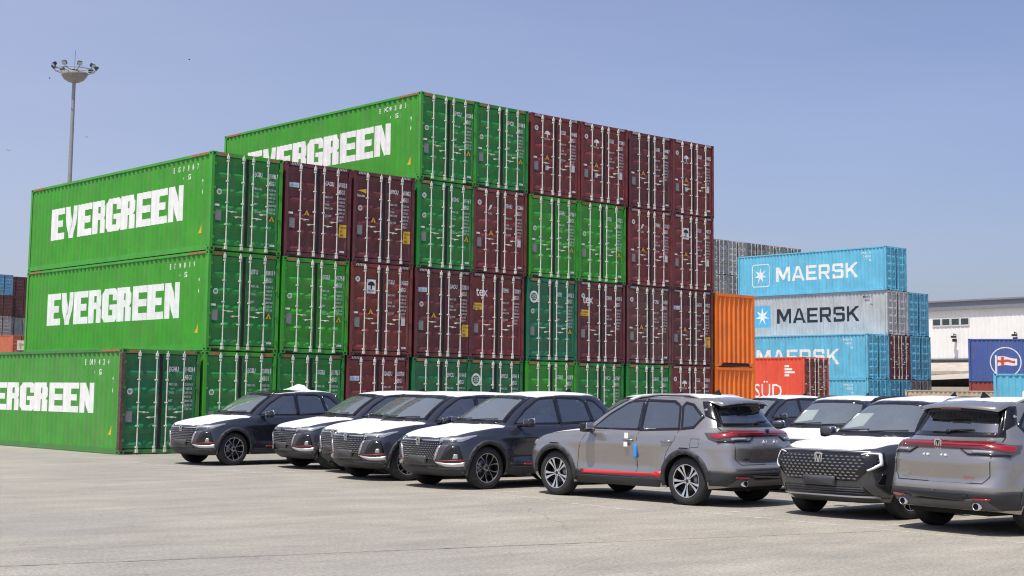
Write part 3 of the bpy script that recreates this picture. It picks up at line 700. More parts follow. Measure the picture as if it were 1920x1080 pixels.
# local -X wall faces the viewer when +Y (far end) points along -axis
FR = axr + PI / 2                     # rotation taking local -Y to the axis direction
def at_far(px_, py_, rz): # position so that local (0, L) lands at the given point
    return px_ - (-math.sin(rz)) * L, py_ - math.cos(rz) * L
NAVY = (.07, .12, .34)
qx, qy = at_far(66.4, 14.5, FR)
t = turned('shipping_container', qx, qy, 2.80, FR, NAVY, 'navy blue container with flag emblem in a white ring, near the white warehouse')
sw = [q for q in kids(t) if q.name.startswith('side_wall')][0]
circ = lambda cx, cz, r, n=32: [(cx + r * math.cos(2 * PI * k / n), cz + r * math.sin(2 * PI * k / n)) for k in range(n)]
E0 = 2.35
side_decal('ring_emblem', ringpoly(circ(E0, 1.35, 1.0), circ(E0, 1.35, .93)), 'letter_white', sw)
def wavy(x0, x1, z0, z1, n=8, am=.05, taper=0):
    top = []; bot = []
    for i in range(n + 1):
        u = i / n; x = x0 + (x1 - x0) * u; o = am * math.sin(u * 5.5); top.append((x, z1 + o - taper * u)); bot.append((x, z0 + o + taper * u))
    return [[bot[i], bot[i + 1], top[i + 1], top[i]] for i in range(n)]
o = side_decal('flag_emblem', wavy(E0 - .50, E0 + .72, 1.08, 1.72, taper=.10), 'letter_white', sw)
o = side_decal('flag_cross', [rc(E0 - .28, 1.10, E0 - .10, 1.70)] + [[(a[0], a[1]) for a in p] for p in wavy(E0 - .10, E0 + .60, 1.33, 1.48, am=.05)] + wavy(E0 - .50, E0 - .28, 1.33, 1.48, 2, am=.02), 'flag_red', sw); o.location = (-.005, 0, 0)
o = side_decal('flag_pole', [rc(E0 - .66, .42, E0 - .54, 1.80)], 'letter_white', sw); o.location = (-.003, 0, 0)
turned('shipping_container', qx, qy, 0, FR, (.30, .06, .05), 'red-brown container under the navy one, only a thin strip showing')
qx, qy = at_far(39.08, -2.61, FR)
t = turned('shipping_container', qx, qy, 0, FR, (.12, .45, .62), 'light blue ribbed container at the right edge, behind the car roofs')
sw = [q for q in kids(t) if q.name.startswith('side_wall')][0]
side_decal('side_lettering', [rrect(1.22, 1.45, 2.4, 2.15, .12)], 'letter_white', sw)
qx, qy = at_far(57.0, 13.4, FR)
t = turned('half_height_container', qx, qy, 0, FR, (.50, .40, .27), 'low beige ribbed container in front of the navy one', sc=(1, 1, .765))

# dark tarpaulin bundle by the blue stack
def blob(mb, c, rx_, ry_, rz_, n=14, m=0, jit=.0, seed=1, e=1.0):
    rr = random.Random(seed); vs = []; fs = []
    for i in range(n + 1):
        th = PI * i / n
        for k in range(2 * n):
            ph = 2 * PI * k / (2 * n); j = 1 + rr.uniform(-jit, jit)
            p = [math.sin(th) * math.cos(ph), math.sin(th) * math.sin(ph), math.cos(th)]
            p = [math.copysign(abs(q) ** e, q) for q in p]
            vs.append((c[0] + p[0] * rx_ * j, c[1] + p[1] * ry_ * j, c[2] + p[2] * rz_ * j))
    for i in range(n):
        for k in range(2 * n): k2 = (k + 1) % (2 * n); fs.append((i * 2 * n + k, i * 2 * n + k2, (i + 1) * 2 * n + k2, (i + 1) * 2 * n + k))
    mb.add(vs, fs, m, True)
mb = MB(); blob(mb, (0, 0, .9), .75, .75, 1.15, 12, 0, .05, 4, .8)
mat('tarpaulin', (.07, .075, .085), .6, noise=.3, bump=.6, bscale=3)
tag(mb.build('tarpaulin_bundle', 'tarpaulin', None, (62.9, 13.9, 0)), 'dark grey tarpaulin bundle at the foot of the blue stack, by the beige container', 'tarpaulin')

# ------------------------------------------------------------------ warehouse
mat('white_cladding', (.80, .79, .75), .5, noise=.05, nscale=.6, dirt=.12); mat('grey_fascia', (.20, .22, .25), .55, noise=.1); mat('grey_wall', (.24, .235, .22), .8, noise=.15, nscale=1.5)
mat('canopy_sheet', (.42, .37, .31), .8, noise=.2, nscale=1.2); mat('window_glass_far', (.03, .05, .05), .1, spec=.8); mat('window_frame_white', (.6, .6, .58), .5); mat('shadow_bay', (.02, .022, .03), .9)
A = Vector((111.73, 44.4, 0)); B = Vector((111.7, 32.6, 0))
Bp = Vector((-21.67, -36.72, 1.805)) + (fw + rt * ((1920 - 960) / 2724.12) + up * ((540 - 105.13 - 560) / 2724.12)) * 142
ux = Vector((Bp.x - A.x, Bp.y - A.y, 0)).normalized(); wr = math.atan2(ux.y, ux.x)
wh = empty('warehouse', A, wr, 'large white ribbed warehouse with grey fascia and a strip window', 'warehouse')
X0, X1, HT = -32, 60, 11.5
m = MB(); vs = []; fs = []; x = X0; i = 0
while x < X1:
    for dx, dy in ((0, 0), (.28, 0), (.33, -.022), (.45, -.022), (.5, 0)):
        vs += [(x + dx, dy, 5.7), (x + dx, dy, HT - .85)]
    x += .5
n_ = len(vs) // 2
for i in range(n_ - 1): fs.append((2 * i, 2 * i + 2, 2 * i + 3, 2 * i + 1))
m.add(vs, fs); m.box(X0, X1, .01, 40, .0, HT - .3, 0); m.build('wall', 'white_cladding', wh)
m = MB(); m.box(X0 - .3, X1 + .3, -.35, 40.3, HT - .86, HT - .05); m.box(X0 - .5, X1 + .5, -.55, 40.5, HT - .045, HT + .12); m.build('roof_fascia', 'grey_fascia', wh)
m = MB(); m.box(X0, X1, -.06, .005, 0, 5.60); m.build('lower_wall', 'grey_wall', wh)
m = MB(); m.box(X0, X1, -.30, -.05, 5.60, 5.72); m.build('ledge', 'grey_fascia', wh)
for k in range(4):
    x0 = -.45 + k * 1.12 ; m = MB(); m.box(x0, x0 + 1.08, -.10, -.05, 9.0, 9.12); m.box(x0, x0 + 1.08, -.10, -.05, 9.75, 9.85); m.box(x0, x0 + .1, -.10, -.05, 9.12, 9.75); m.box(x0 + .98, x0 + 1.08, -.10, -.05, 9.12, 9.75)
    wf = m.build('window', 'window_frame_white', wh); m = MB(); m.box(x0 + .1, x0 + .98, -.085, -.06, 9.12, 9.75); m.build('pane', 'window_glass_far', wf)
for x0 in (2.35, 9.3):
    m = MB(); m.box(x0 - .14, x0 + .14, -.5, -.10, 7.4, 7.7); m.tube([(x0, -.05, 8.1), (x0 + .05, -.5, 8.2), (x0 + .25, -.75, 7.95)], .05); m.box(x0 + .05, x0 + .45, -1.0, -.6, 7.78, 7.98); m.build('wall_light', 'hazard_black', wh)
# lean-to canopies
m = MB()
m.add([(-14, -.3, 5.3), (14, -.3, 5.3), (14, -5.0, 4.3), (-14, -5.0, 4.3)], [(0, 1, 2, 3)]); m.add([(-14, -.3, 5.25), (14, -.3, 5.25), (14, -5.0, 4.25), (-14, -5.0, 4.25)], [(0, 3, 2, 1)])
m.box(-14, 14, -5.05, -4.95, 4.0, 4.35)
m.add([(-14, -5.2, 3.2), (14, -5.2, 4.4), (14, -12, 3.6), (-14, -12, 2.6)], [(0, 1, 2, 3)])
m.box(-14, 14, -12.1, -12.01, 2.35, 2.75)
m.build('canopy', 'canopy_sheet', wh)
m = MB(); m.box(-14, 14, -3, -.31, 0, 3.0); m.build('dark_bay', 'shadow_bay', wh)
m = MB()
for xx in (-13, -8, -3, 2): m.box(xx, xx + .2, -11.9, -11.7, 0, 2.6)
m.build('canopy_post', 'grey_fascia', wh)

# ------------------------------------------------------------------ high mast light
mat('galvanised', (.33, .32, .31), .5, metal=.4, noise=.1); mat('lamp_housing', (.04, .045, .05), .4, metal=.3); mat('bowl_grey', (.26, .24, .22), .55, noise=.1); mat('lamp_glass', (.45, .5, .52), .15)
hm = empty('high_mast_light', (26.15, 64.55, 0), 0, 'tall steel mast with a ring of floodlights over a shallow bowl', 'light mast')
m = MB(); m.tube([(0, 0, 0), (0, 0, 8), (0, 0, 16), (0, 0, 24.6)], [.22, .19, .16, .13], 16); m.build('mast', 'galvanised', hm)
m = MB(); m.lathe([(.02, 24.55), (.40, 24.57), (.72, 24.75), (.92, 25.02), (1.0, 25.25), (.94, 25.25), (.65, 24.95), (.02, 24.9)], 32); m.build('bowl', 'bowl_grey', hm)
m = MB(); m.box(-.25, .25, -.22, .22, 25.0, 25.5); m.tube([(0, 0, 25.5), (0, 0, 27.0)], .014, 6); m.build('winch_head', 'lamp_housing', hm)
m = MB(); m.tube([(1.45 * math.cos(2 * PI * k / 32), 1.45 * math.sin(2 * PI * k / 32), 25.45) for k in range(33)], .035, 6)
for k in range(9):
    a = 2 * PI * k / 9 + .3; m.tube([(.3 * math.cos(a), .3 * math.sin(a), 25.4), (1.45 * math.cos(a), 1.45 * math.sin(a), 25.45), (1.58 * math.cos(a), 1.58 * math.sin(a), 25.62)], .03, 6)
m.build('ring_frame', 'galvanised', hm)
for k in range(9):
    a = 2 * PI * k / 9 + .3; m = MB()
    m.box(-.17, .17, -.07, .09, -.14, .14, 0); m.box(-.16, .16, .091, .095, -.13, .13, 1)
    m.box(-.08, .08, -.2, -.07, -.10, .10, 0)
    o = m.build('floodlight', ['lamp_housing', 'lamp_glass'], hm); o.location = (1.6 * math.cos(a), 1.6 * math.sin(a), 25.72); o.rotation_euler = (R(-38), 0, a - PI / 2)

# ------------------------------------------------------------------ birds
mat('bird_dark', (.03, .03, .035), .7)
def bird_mesh():
    bm_ = MB(); blob(bm_, (0, 0, 0), .16, .045, .045, 6)
    for s in (-1, 1): bm_.add([(.07, 0, .02), (-.05, 0, .02), (-.10, s * .22, .10), (-.02, s * .34, .06), (.06, s * .2, .11)], [(0, 1, 2, 3, 4)])
    bm_.add([(-.13, 0, 0), (-.24, .05, .01), (-.24, -.05, .01)], [(0, 1, 2)]); return bm_
camp = Vector((-21.67, -36.72, 1.805))
bird0 = None
for i, (px_, py_, dd) in enumerate(((355, 112, 110), (15, 282, 110), (93, 147, 130), (162, 257, 130))):
    p = camp + (fw + rt * ((px_ - 960) / 2724.12) + up * ((540 - 105.13 - py_) / 2724.12)) * dd
    if bird0 is None: bird0 = bird_mesh().build('bird', 'bird_dark'); b_ = bird0
    else: b_ = bird0.copy(); C.objects.link(b_)
    b_.location = p; b_.scale = (.5, .5, .5); b_.rotation_euler = (.2, .1, i * 1.3)
    tag(b_, ['tiny dark bird high in the sky, farthest right of the birds', 'tiny dark bird low by the left edge of the sky', 'tiny dark bird just left of the floodlight mast', 'tiny dark bird just right of the floodlight mast pole'][i], 'bird', 'birds in the sky')
# ------------------------------------------------------------------ cars
def paint(name, col, metal=.35, rough=.34, flake=True):
    m = mat(name, col, rough, metal, .5, coat=1.0)
    n = m.node_tree.nodes; l = m.node_tree.links; p = n['Principled BSDF']
    tc = n.new('ShaderNodeTexCoord'); no = n.new('ShaderNodeTexNoise'); no.inputs['Scale'].default_value = 900; l.new(tc.outputs['Object'], no.inputs['Vector'])
    r = n.new('ShaderNodeMapRange'); r.inputs['To Min'].default_value = rough - .06; r.inputs['To Max'].default_value = rough + .12
    no2 = n.new('ShaderNodeTexNoise'); no2.inputs['Scale'].default_value = 3; no2.inputs['Detail'].default_value = 5; l.new(tc.outputs['Object'], no2.inputs['Vector'])
    l.new(no2.outputs['Fac'], r.inputs['Value']); l.new(r.outputs[0], p.inputs['Roughness'])
    p.inputs['Coat Roughness'].default_value = .08
    return m
paint('paint_graphite', (.034, .038, .054), .4, .26); paint('paint_silver', (.335, .32, .308), .68, .22); paint('paint_gunmetal', (.055, .058, .068), .45, .28)
mat('film_white', (.72, .72, .71), .34, noise=.09, nscale=3.5, bump=1.0, bscale=5.0)
for n_ in MATS['film_white'].node_tree.nodes:
    if n_.type == 'BUMP': n_.inputs['Distance'].default_value = .045
mat('cladding', (.028, .029, .033), .62, noise=.12, nscale=6)
mat('cladding_grey', (.085, .085, .092), .6, noise=.1, nscale=6)
mat('gloss_black', (.008, .008, .010), .12, spec=.6)
mat('trim_black', (.012, .012, .014), .45)
mat('chrome', (.75, .76, .78), .18, metal=1.0)
mat('stud_metal', (.13, .13, .14), .5, metal=.4)
mat('scale_metal', (.30, .30, .32), .4, metal=.6)
mat('satin_silver', (.62, .62, .64), .35, metal=.75)
mat('machined_alloy', (.72, .72, .74), .28, metal=.85)
mat('rim_dark', (.015, .015, .017), .45)
mat('brake_disc', (.30, .30, .31), .4, metal=.9)
mat('tyre_rubber', (.020, .020, .022), .82, noise=.25, nscale=14)
mat('lamp_red', (.27, .006, .010), .15, spec=.6, coat=1.0)
mat('lamp_red_dark', (.10, .004, .008), .12, spec=.6, coat=1.0)
mat('red_trim', (.62, .025, .03), .35)
mat('red_trim_dark', (.35, .02, .025), .4)
mat('lamp_clear', (.42, .44, .47), .10, metal=.5, coat=1.0)
mat('lamp_dark', (.05, .055, .06), .12, coat=1.0)
mat('drl_white', (.70, .71, .73), .2)
mat('seat_fabric', (.12, .122, .13), .8, noise=.2); mat('seat_film', (.50, .52, .54), .35, bump=.8, bscale=9)
mat('cabin_dark', (.05, .05, .055), .7); mat('paper', (.8, .8, .77), .7); mat('blue_plastic', (.03, .28, .75), .4); mat('plate_grey', (.06, .062, .07), .55)
mat('foam_clear', (.75, .77, .8), .25, bump=.5, bscale=40)
mat('red_script', (.5, .06, .06), .4); mat('under_black', (.006, .006, .006), .9)
def glass(name, tint, gloss, haze=.08):
    m = bpy.data.materials.new(name); m.use_nodes = True; MATS[name] = m; n = m.node_tree.nodes; l = m.node_tree.links; n.remove(n['Principled BSDF'])
    out = n['Material Output']; t = n.new('ShaderNodeBsdfTransparent'); t.inputs[0].default_value = (*tint, 1); g_ = n.new('ShaderNodeBsdfGlossy'); g_.inputs['Roughness'].default_value = .02; g_.inputs[0].default_value = (.9, .95, 1, 1)
    fr = n.new('ShaderNodeLayerWeight'); fr.inputs['Blend'].default_value = gloss
    mr = n.new('ShaderNodeMapRange'); mr.inputs['To Min'].default_value = .14; mr.inputs['To Max'].default_value = 1.0
    l.new(fr.outputs['Fresnel'], mr.inputs['Value'])
    df = n.new('ShaderNodeBsdfDiffuse'); df.inputs[0].default_value = (.42, .47, .48, 1); m0 = n.new('ShaderNodeMixShader'); m0.inputs[0].default_value = haze; l.new(t.outputs[0], m0.inputs[1]); l.new(df.outputs[0], m0.inputs[2])
    mx = n.new('ShaderNodeMixShader'); l.new(mr.outputs[0], mx.inputs[0]); l.new(m0.outputs[0], mx.inputs[1]); l.new(g_.outputs[0], mx.inputs[2]); l.new(mx.outputs[0], out.inputs[0]); return m
glass('windscreen_glass', (.74, .80, .77), .48, .25); glass('window_glass', (.66, .72, .70), .48, .07); glass('privacy_glass', (.30, .32, .33), .5, .05)

WX, WZ, WR = 1.40, .375, .375
def ringset(kind):
    """control rings: 11 half-points each from front centre to rear centre; (x, y, z)"""
    r = [
     [(2.04, 0, .235), (2.02, .42, .235), (1.93, .70, .24), (1.76, .82, .25), (1.4, .855, .25), (0, .86, .25), (-1.4, .855, .26), (-1.80, .84, .27), (-2.08, .74, .30), (-2.20, .42, .31), (-2.22, 0, .31)],
     [(2.20, 0, .34), (2.18, .44, .34), (2.06, .74, .35), (1.84, .875, .36), (1.4, .90, .36), (0, .895, .35), (-1.4, .905, .36), (-1.86, .89, .38), (-2.14, .78, .42), (-2.29, .44, .44), (-2.32, 0, .44)],
     [(2.27, 0, .52), (2.24, .44, .52), (2.11, .76, .52), (1.87, .905, .54), (1.4, .935, .55), (0, .905, .52), (-1.4, .94, .56), (-1.88, .915, .58), (-2.17, .79, .60), (-2.33, .44, .62), (-2.36, 0, .62)],
     [(2.27, 0, .72), (2.24, .45, .72), (2.11, .76, .72), (1.84, .91, .75), (1.38, .935, .78), (0, .905, .76), (-1.4, .94, .80), (-1.88, .91, .82), (-2.15, .78, .82), (-2.29, .44, .84), (-2.315, 0, .84)],
     [(2.22, 0, .87), (2.18, .45, .87), (2.05, .74, .87), (1.76, .89, .90), (1.30, .925, .93), (0, .912, .94), (-1.4, .93, .98), (-1.86, .89, 1.0), (-2.11, .75, 1.0), (-2.255, .42, 1.0), (-2.28, 0, 1.0)],
     [(2.12, 0, .955), (2.09, .42, .95), (1.94, .69, .955), (1.65, .82, 1.0), (1.2, .875, 1.03), (0, .885, 1.035), (-1.3, .895, 1.07), (-1.80, .86, 1.09), (-2.06, .72, 1.10), (-2.21, .40, 1.11), (-2.24, 0, 1.11)],
     [(1.80, 0, 1.04), (1.76, .38, 1.035), (1.62, .60, 1.03), (1.32, .75, 1.06), (.95, .83, 1.085), (0, .86, 1.085), (-1.25, .855, 1.12), (-1.75, .82, 1.15), (-2.00, .69, 1.17), (-2.15, .38, 1.18), (-2.18, 0, 1.18)],
     [(1.18, 0, 1.135), (1.14, .38, 1.13), (1.02, .62, 1.125), (.84, .745, 1.12), (.5, .80, 1.115), (0, .825, 1.12), (-1.2, .815, 1.16), (-1.7, .78, 1.20), (-1.93, .66, 1.22), (-2.06, .36, 1.235), (-2.09, 0, 1.24)],
     [(.72, 0, 1.42), (.69, .36, 1.415), (.58, .56, 1.405), (.40, .665, 1.395), (.12, .71, 1.39), (-.2, .735, 1.39), (-1.2, .72, 1.41), (-1.60, .685, 1.43), (-1.78, .58, 1.44), (-1.89, .33, 1.445), (-1.92, 0, 1.45)],
     [(.20, 0, 1.655), (.18, .32, 1.65), (.10, .49, 1.63), (-.05, .575, 1.615), (-.30, .61, 1.625), (-.6, .625, 1.645), (-1.2, .615, 1.645), (-1.48, .58, 1.63), (-1.62, .50, 1.62), (-1.70, .28, 1.625), (-1.72, 0, 1.63)],
     [(.0, 0, 1.69), (-.02, .22, 1.685), (-.08, .34, 1.68), (-.18, .41, 1.675), (-.38, .44, 1.68), (-.65, .45, 1.70), (-1.15, .44, 1.70), (-1.40, .42, 1.685), (-1.52, .36, 1.675), (-1.58, .2, 1.675), (-1.60, 0, 1.675)],
     [(-.15, 0, 1.71), (-.17, .05, 1.71), (-.21, .05, 1.71), (-.30, .05, 1.715), (-.46, .05, 1.72), (-.70, .05, 1.725), (-1.1, .05, 1.72), (-1.30, .05, 1.71), (-1.40, .05, 1.705), (-1.46, .05, 1.70), (-1.48, 0, 1.70)],
    ]
    if kind == 'C':      # flatter bonnet, squarer tail
        for k in (4, 5, 6):
            for j in range(4): x, y, z = r[k][j]; r[k][j] = (x, y, z + .02)
        for k, dz_, dx_ in ((1, .03, -.05), (2, -.02, -.035), (3, -.165, .0), (4, -.10, -.075), (5, .02, -.02)):
            for j in (8, 9, 10):
                x, y, z = r[k][j]; e_ = .5 if j == 8 else 1; r[k][j] = (x + dx_ * e_ - (.03 if j == 8 else 0), y + (.035 if j == 8 else 0), z + dz_ * e_)
        for k in (9,):
            for j in range(7, 11): x, y, z = r[k][j]; r[k][j] = (x - .06, y, z)
    if kind == 'B':      # taller, blunter nose
        for k in (3, 4, 5):
            for j in range(4): x, y, z = r[k][j]; r[k][j] = (x + .03, y, z + .03)
        for k in (2, 3, 4, 5):
            x, y, z = r[k][2]; r[k][2] = (x + .035, y + .015, z); x, y, z = r[k][3]; r[k][3] = (x + .025, y, z)
    return np.array(r, float)
def herm(P, axis, seg, crease=()):
    """smooth interpolation along an axis with limited tangents"""
    P = np.moveaxis(P, axis, 0); n = P.shape[0]; d = P[1:] - P[:-1]
    T = np.zeros_like(P); T[0] = d[0]; T[-1] = d[-1]; TR = None
    mid = (d[1:] + d[:-1]) / 2; lim = 2.2 * np.minimum(abs(d[1:]), abs(d[:-1])); same = (d[1:] * d[:-1]) > 0
    T[1:-1] = np.where(same, np.sign(mid) * np.minimum(abs(mid), lim), 0)
    TL = T.copy(); TRr = T.copy()
    for c in crease: TL[c] = d[c - 1] * .9; TRr[c] = d[c] * .9
    out = []
    for i in range(n - 1):
        for s in range(seg[i] if isinstance(seg, list) else seg):
            u = s / (seg[i] if isinstance(seg, list) else seg); u2, u3 = u * u, u ** 3
            out.append((2 * u3 - 3 * u2 + 1) * P[i] + (u3 - 2 * u2 + u) * TRr[i] + (-2 * u3 + 3 * u2) * P[i + 1] + (u3 - u2) * TL[i + 1])
    out.append(P[-1]); return np.moveaxis(np.array(out), 0, axis)
def car_shell(kind):
    P = ringset(kind)
    mir = P.copy()[:, 1:2]; mir[:, :, 1] *= -1; mir2 = P.copy()[:, -2:-1]; mir2[:, :, 1] *= -1
    ext = np.concatenate([mir, P, mir2], 1)
    G = herm(ext, 1, [1, 10, 10, 8, 10, 22, 22, 12, 8, 10, 10, 1])[:, 1:-1]
    G = herm(G, 0, [4, 5, 6, 6, 4, 5, 6, 9, 9, 4, 3], crease=(2, 3, 4, 7) if kind == 'C' else (4, 7))
    # flared arches and a crease along the doors
    for i in range(G.shape[0]):
        for j in range(G.shape[1]):
            x, y, z = G[i, j]
            if y > .6 and z < 1.12:
                for wx in (WX, -WX):
                    d = math.hypot(x - wx, z - WZ); y += .028 * math.exp(-((d - .44) / .10) ** 2) * (1 if z < 1.0 else 0)
                if abs(x) < .95: y -= .040 * max(0, 1 - abs(z - .56) / (.10 if z < .56 else .24)) * (1 - (abs(x) / .95) ** 4)
                y += .010 * math.exp(-((z - .90) / .05) ** 2)
                G[i, j, 1] = y
    G[:, 0, 1] = 0; G[:, -1, 1] = 0
    nk, nj = G.shape[:2]; bm = bmesh.new(); V = {}
    for s in (1, -1):
        for i in range(nk):
            for j in range(nj):
                if s == -1 and j in (0, nj - 1): V[s, i, j] = V[1, i, j]
                else: V[s, i, j] = bm.verts.new((G[i, j, 0], s * G[i, j, 1], G[i, j, 2]))
    for s in (1, -1):
        for i in range(nk - 1):
            for j in range(nj - 1):
                q = [V[s, i, j], V[s, i, j + 1], V[s, i + 1, j + 1], V[s, i + 1, j]]
                if s == -1: q.reverse()
                try: bm.faces.new(q)
                except ValueError: pass
    # close the roof centre
    for j in range(nj - 1):
        q = [V[1, nk - 1, j], V[1, nk - 1, j + 1], V[-1, nk - 1, j + 1], V[-1, nk - 1, j]]
        q = list(dict.fromkeys(q))
        if len(q) > 2:
            try: bm.faces.new(q)
            except ValueError: pass
    bmesh.ops.recalc_face_normals(bm, faces=bm.faces)
    for f in bm.faces: f.smooth = True
    bm.normal_update()
    ctr = Vector((0, 0, .8)); f = max(bm.faces, key=lambda f: f.calc_center_median().y)
    if f.normal.y < 0: bmesh.ops.reverse_faces(bm, faces=bm.faces)
    bm.normal_update()
    return bm
SIDEW = [  # door and quarter glass outlines in (x, z)
    [(.66, 1.150), (.36, 1.375), (.03, 1.555), (-.06, 1.585), (-.34, 1.600), (-.34, 1.155)],
    [(-.43, 1.155), (-.43, 1.602), (-.98, 1.590), (-1.10, 1.530), (-1.17, 1.185)],
    [(-1.25, 1.190), (-1.18, 1.520), (-1.22, 1.570), (-1.36, 1.540), (-1.58, 1.36), (-1.46, 1.215)],
]
WSH = [(-.70, 1.165), (.70, 1.165), (.535, 1.595), (.30, 1.622), (0, 1.628), (-.30, 1.622), (-.535, 1.595)]
RGL = [(-.67, 1.245), (.67, 1.245), (.555, 1.56), (-.555, 1.56)]
def cut_hole(bm, poly, axis, sel, rm):
    """axis 'y': poly in (x,z); axis 'x': poly in (y,z)"""
    n = len(poly); cx = sum(p[0] for p in poly) / n; cz = sum(p[1] for p in poly) / n
    for i in range(n):
        a, b = poly[i], poly[(i + 1) % n]
        fs = [f for f in bm.faces if sel(f.calc_center_median())]
        ge = set(fs)
        for f in fs: ge.update(f.edges); ge.update(f.verts)
        if axis == 'y': co = (a[0], 0, a[1]); no = (-(b[1] - a[1]), 0, b[0] - a[0])
        else: co = (0, a[0], a[1]); no = (0, -(b[1] - a[1]), b[0] - a[0])
        bmesh.ops.bisect_plane(bm, geom=list(ge), plane_co=co, plane_no=no, dist=1e-4)
    def inside(p):
        u, v = (p.x, p.z) if axis == 'y' else (p.y, p.z); c = False
        for i in range(n):
            (x1, y1), (x2, y2) = poly[i], poly[(i + 1) % n]
            if (y1 > v) != (y2 > v) and u < (x2 - x1) * (v - y1) / (y2 - y1) + x1: c = not c
        return c
    dl = [f for f in bm.faces if sel(f.calc_center_median()) and inside(f.calc_center_median())]
    bmesh.ops.delete(bm, geom=dl, context='FACES')
class Car:
    def __init__(s, kind):
        s.bm = car_shell(kind); s.bvh = BVHTree.FromBMesh(s.bm)
    def hit(s, p, d):
        h = s.bvh.ray_cast(Vector(p), Vector(d).normalized())
        if h[0] is None: h = s.bvh.find_nearest(Vector(p) + Vector(d).normalized() * 3)
        n = h[1]; n = n if n.dot(Vector(d)) < 0 else -n
        return h[0], n
    def near(s, p):
        h = s.bvh.find_nearest(Vector(p)); return h[0], h[1]
    def drape(s, polys, frame, off, grid=.05, skirt=True, thick=None):
        """polygons given in a projected frame, laid on the shell. frame: side / side_r / front / rear / top"""
        bm = bmesh.new()
        for p in polys: bm.faces.new([bm.verts.new((a, b, 0)) for a, b in p])
        bmesh.ops.remove_doubles(bm, verts=bm.verts, dist=1e-5)
        bmesh.ops.triangulate(bm, faces=bm.faces)
        for ax in (0, 1):
            lo = min(v.co[ax] for v in bm.verts); hi = max(v.co[ax] for v in bm.verts); k = lo + grid
            while k < hi:
                no = (1, 0, 0) if ax == 0 else (0, 1, 0)
                co = (k, 0, 0) if ax == 0 else (0, k, 0)
                bmesh.ops.bisect_plane(bm, geom=bm.verts[:] + bm.edges[:] + bm.faces[:], plane_co=co, plane_no=no, dist=1e-5); k += grid
        fr = {'side': lambda u, v: ((u, 3, v), (0, -1, 0)), 'side_r': lambda u, v: ((u, -3, v), (0, 1, 0)), 'front': lambda u, v: ((4, u, v), (-1, 0, 0)),
              'rear': lambda u, v: ((-4, u, v), (1, 0, 0)), 'top': lambda u, v: ((u, v, 4), (0, 0, -1)),
              'front_l': lambda u, v: ((2.1 + 3 * .75, u + 3 * .66, v), (-.75, -.66, 0)), 'front_r': lambda u, v: ((2.1 + 3 * .75, -u - 3 * .66, v), (-.75, .66, 0))}[frame]
        nrm = {}
        for v in bm.verts:
            p, d = fr(v.co.x, v.co.y); q, n = s.hit(p, d); nrm[v.index] = n; v.co = q + n * off
        bm.verts.index_update()
        if skirt:
            n_of = {v: s.near(v.co)[1] for v in bm.verts}
            ed = [e for e in bm.edges if len(e.link_faces) == 1]
            r = bmesh.ops.extrude_edge_only(bm, edges=ed)['geom']
            for v in [g_ for g_ in r if isinstance(g_, bmesh.types.BMVert)]:
                q, n = s.near(v.co); v.co = q - n * .006 if (q - v.co).length < .08 else v.co - n * off
        for f in bm.faces: f.smooth = True
        bmesh.ops.recalc_face_normals(bm, faces=bm.faces)
        vs = [tuple(v.co) for v in bm.verts]; bm.verts.index_update(); fs = [tuple(v.index for v in f.verts) for f in bm.faces]; bm.free()
        return vs, fs
    def strip(s, top, bot, off, n=20, m=4, mirror=False):
        """loft between two 3-D polylines, snapped to the nearest shell point"""
        def res(pl, n):
            pl = [Vector(p) for p in pl]; L_ = [0]
            for a, b in zip(pl, pl[1:]): L_.append(L_[-1] + (b - a).length)
            out = []
            for i in range(n + 1):
                t = L_[-1] * i / n; k = 0
                while k < len(pl) - 2 and L_[k + 1] < t: k += 1
                out.append(pl[k].lerp(pl[k + 1], (t - L_[k]) / max(1e-6, L_[k + 1] - L_[k])))
            return out
        a, b = res(top, n), res(bot, n); vs = []; fs = []; sg = -1 if mirror else 1
        for i in range(n + 1):
            for k in range(m + 1):
                q, nn = s.near(a[i].lerp(b[i], k / m)); edge = i in (0, n) or k in (0, m)
                p = q + nn * (off if not edge else off * .8); vs.append((p.x, sg * p.y, p.z))
        for i in range(n):
            for k in range(m): q = (i * (m + 1) + k, i * (m + 1) + k + 1, (i + 1) * (m + 1) + k + 1, (i + 1) * (m + 1) + k); fs.append(q if sg > 0 else q[::-1])
        # rim
        loop = [(i, 0) for i in range(n + 1)] + [(n, k) for k in range(1, m + 1)] + [(i, m) for i in range(n - 1, -1, -1)] + [(0, k) for k in range(m - 1, 0, -1)]
        base = len(vs)
        for i, k in loop:
            x, y, z = vs[i * (m + 1) + k]; q, nn = s.near((x, sg * y, z)); p = q - nn * .006; vs.append((p.x, sg * p.y, p.z))
        for i in range(len(loop)):
            j = (i + 1) % len(loop); ia = loop[i][0] * (m + 1) + loop[i][1]; ja = loop[j][0] * (m + 1) + loop[j][1]; fs.append((ia, base + i, base + j, ja))
        return vs, fs
def edge_ring(poly, d_in, d_out):
    n = len(poly); area = sum(poly[i][0] * poly[(i + 1) % n][1] - poly[(i + 1) % n][0] * poly[i][1] for i in range(n)); sg = 1 if area > 0 else -1
    def off(d):
        out = []
        for i in range(n):
            p0, p1, p2 = Vector(poly[i - 1]), Vector(poly[i]), Vector(poly[(i + 1) % n])
            e1 = (p1 - p0).normalized(); e2 = (p2 - p1).normalized(); n1 = Vector((e1.y, -e1.x)) * sg; n2 = Vector((e2.y, -e2.x)) * sg
            b = (n1 + n2); b = b / max(.35, b.dot(n1)) if b.length > 1e-6 else n1
            out.append(tuple(p1 + b * d))
        return out
    o, i_ = off(d_out), off(-d_in)
    return [[o[k], o[(k + 1) % n], i_[(k + 1) % n], i_[k]] for k in range(n)]
def mirr(polys): return [[(-a, b) for a, b in p][::-1] for p in polys]
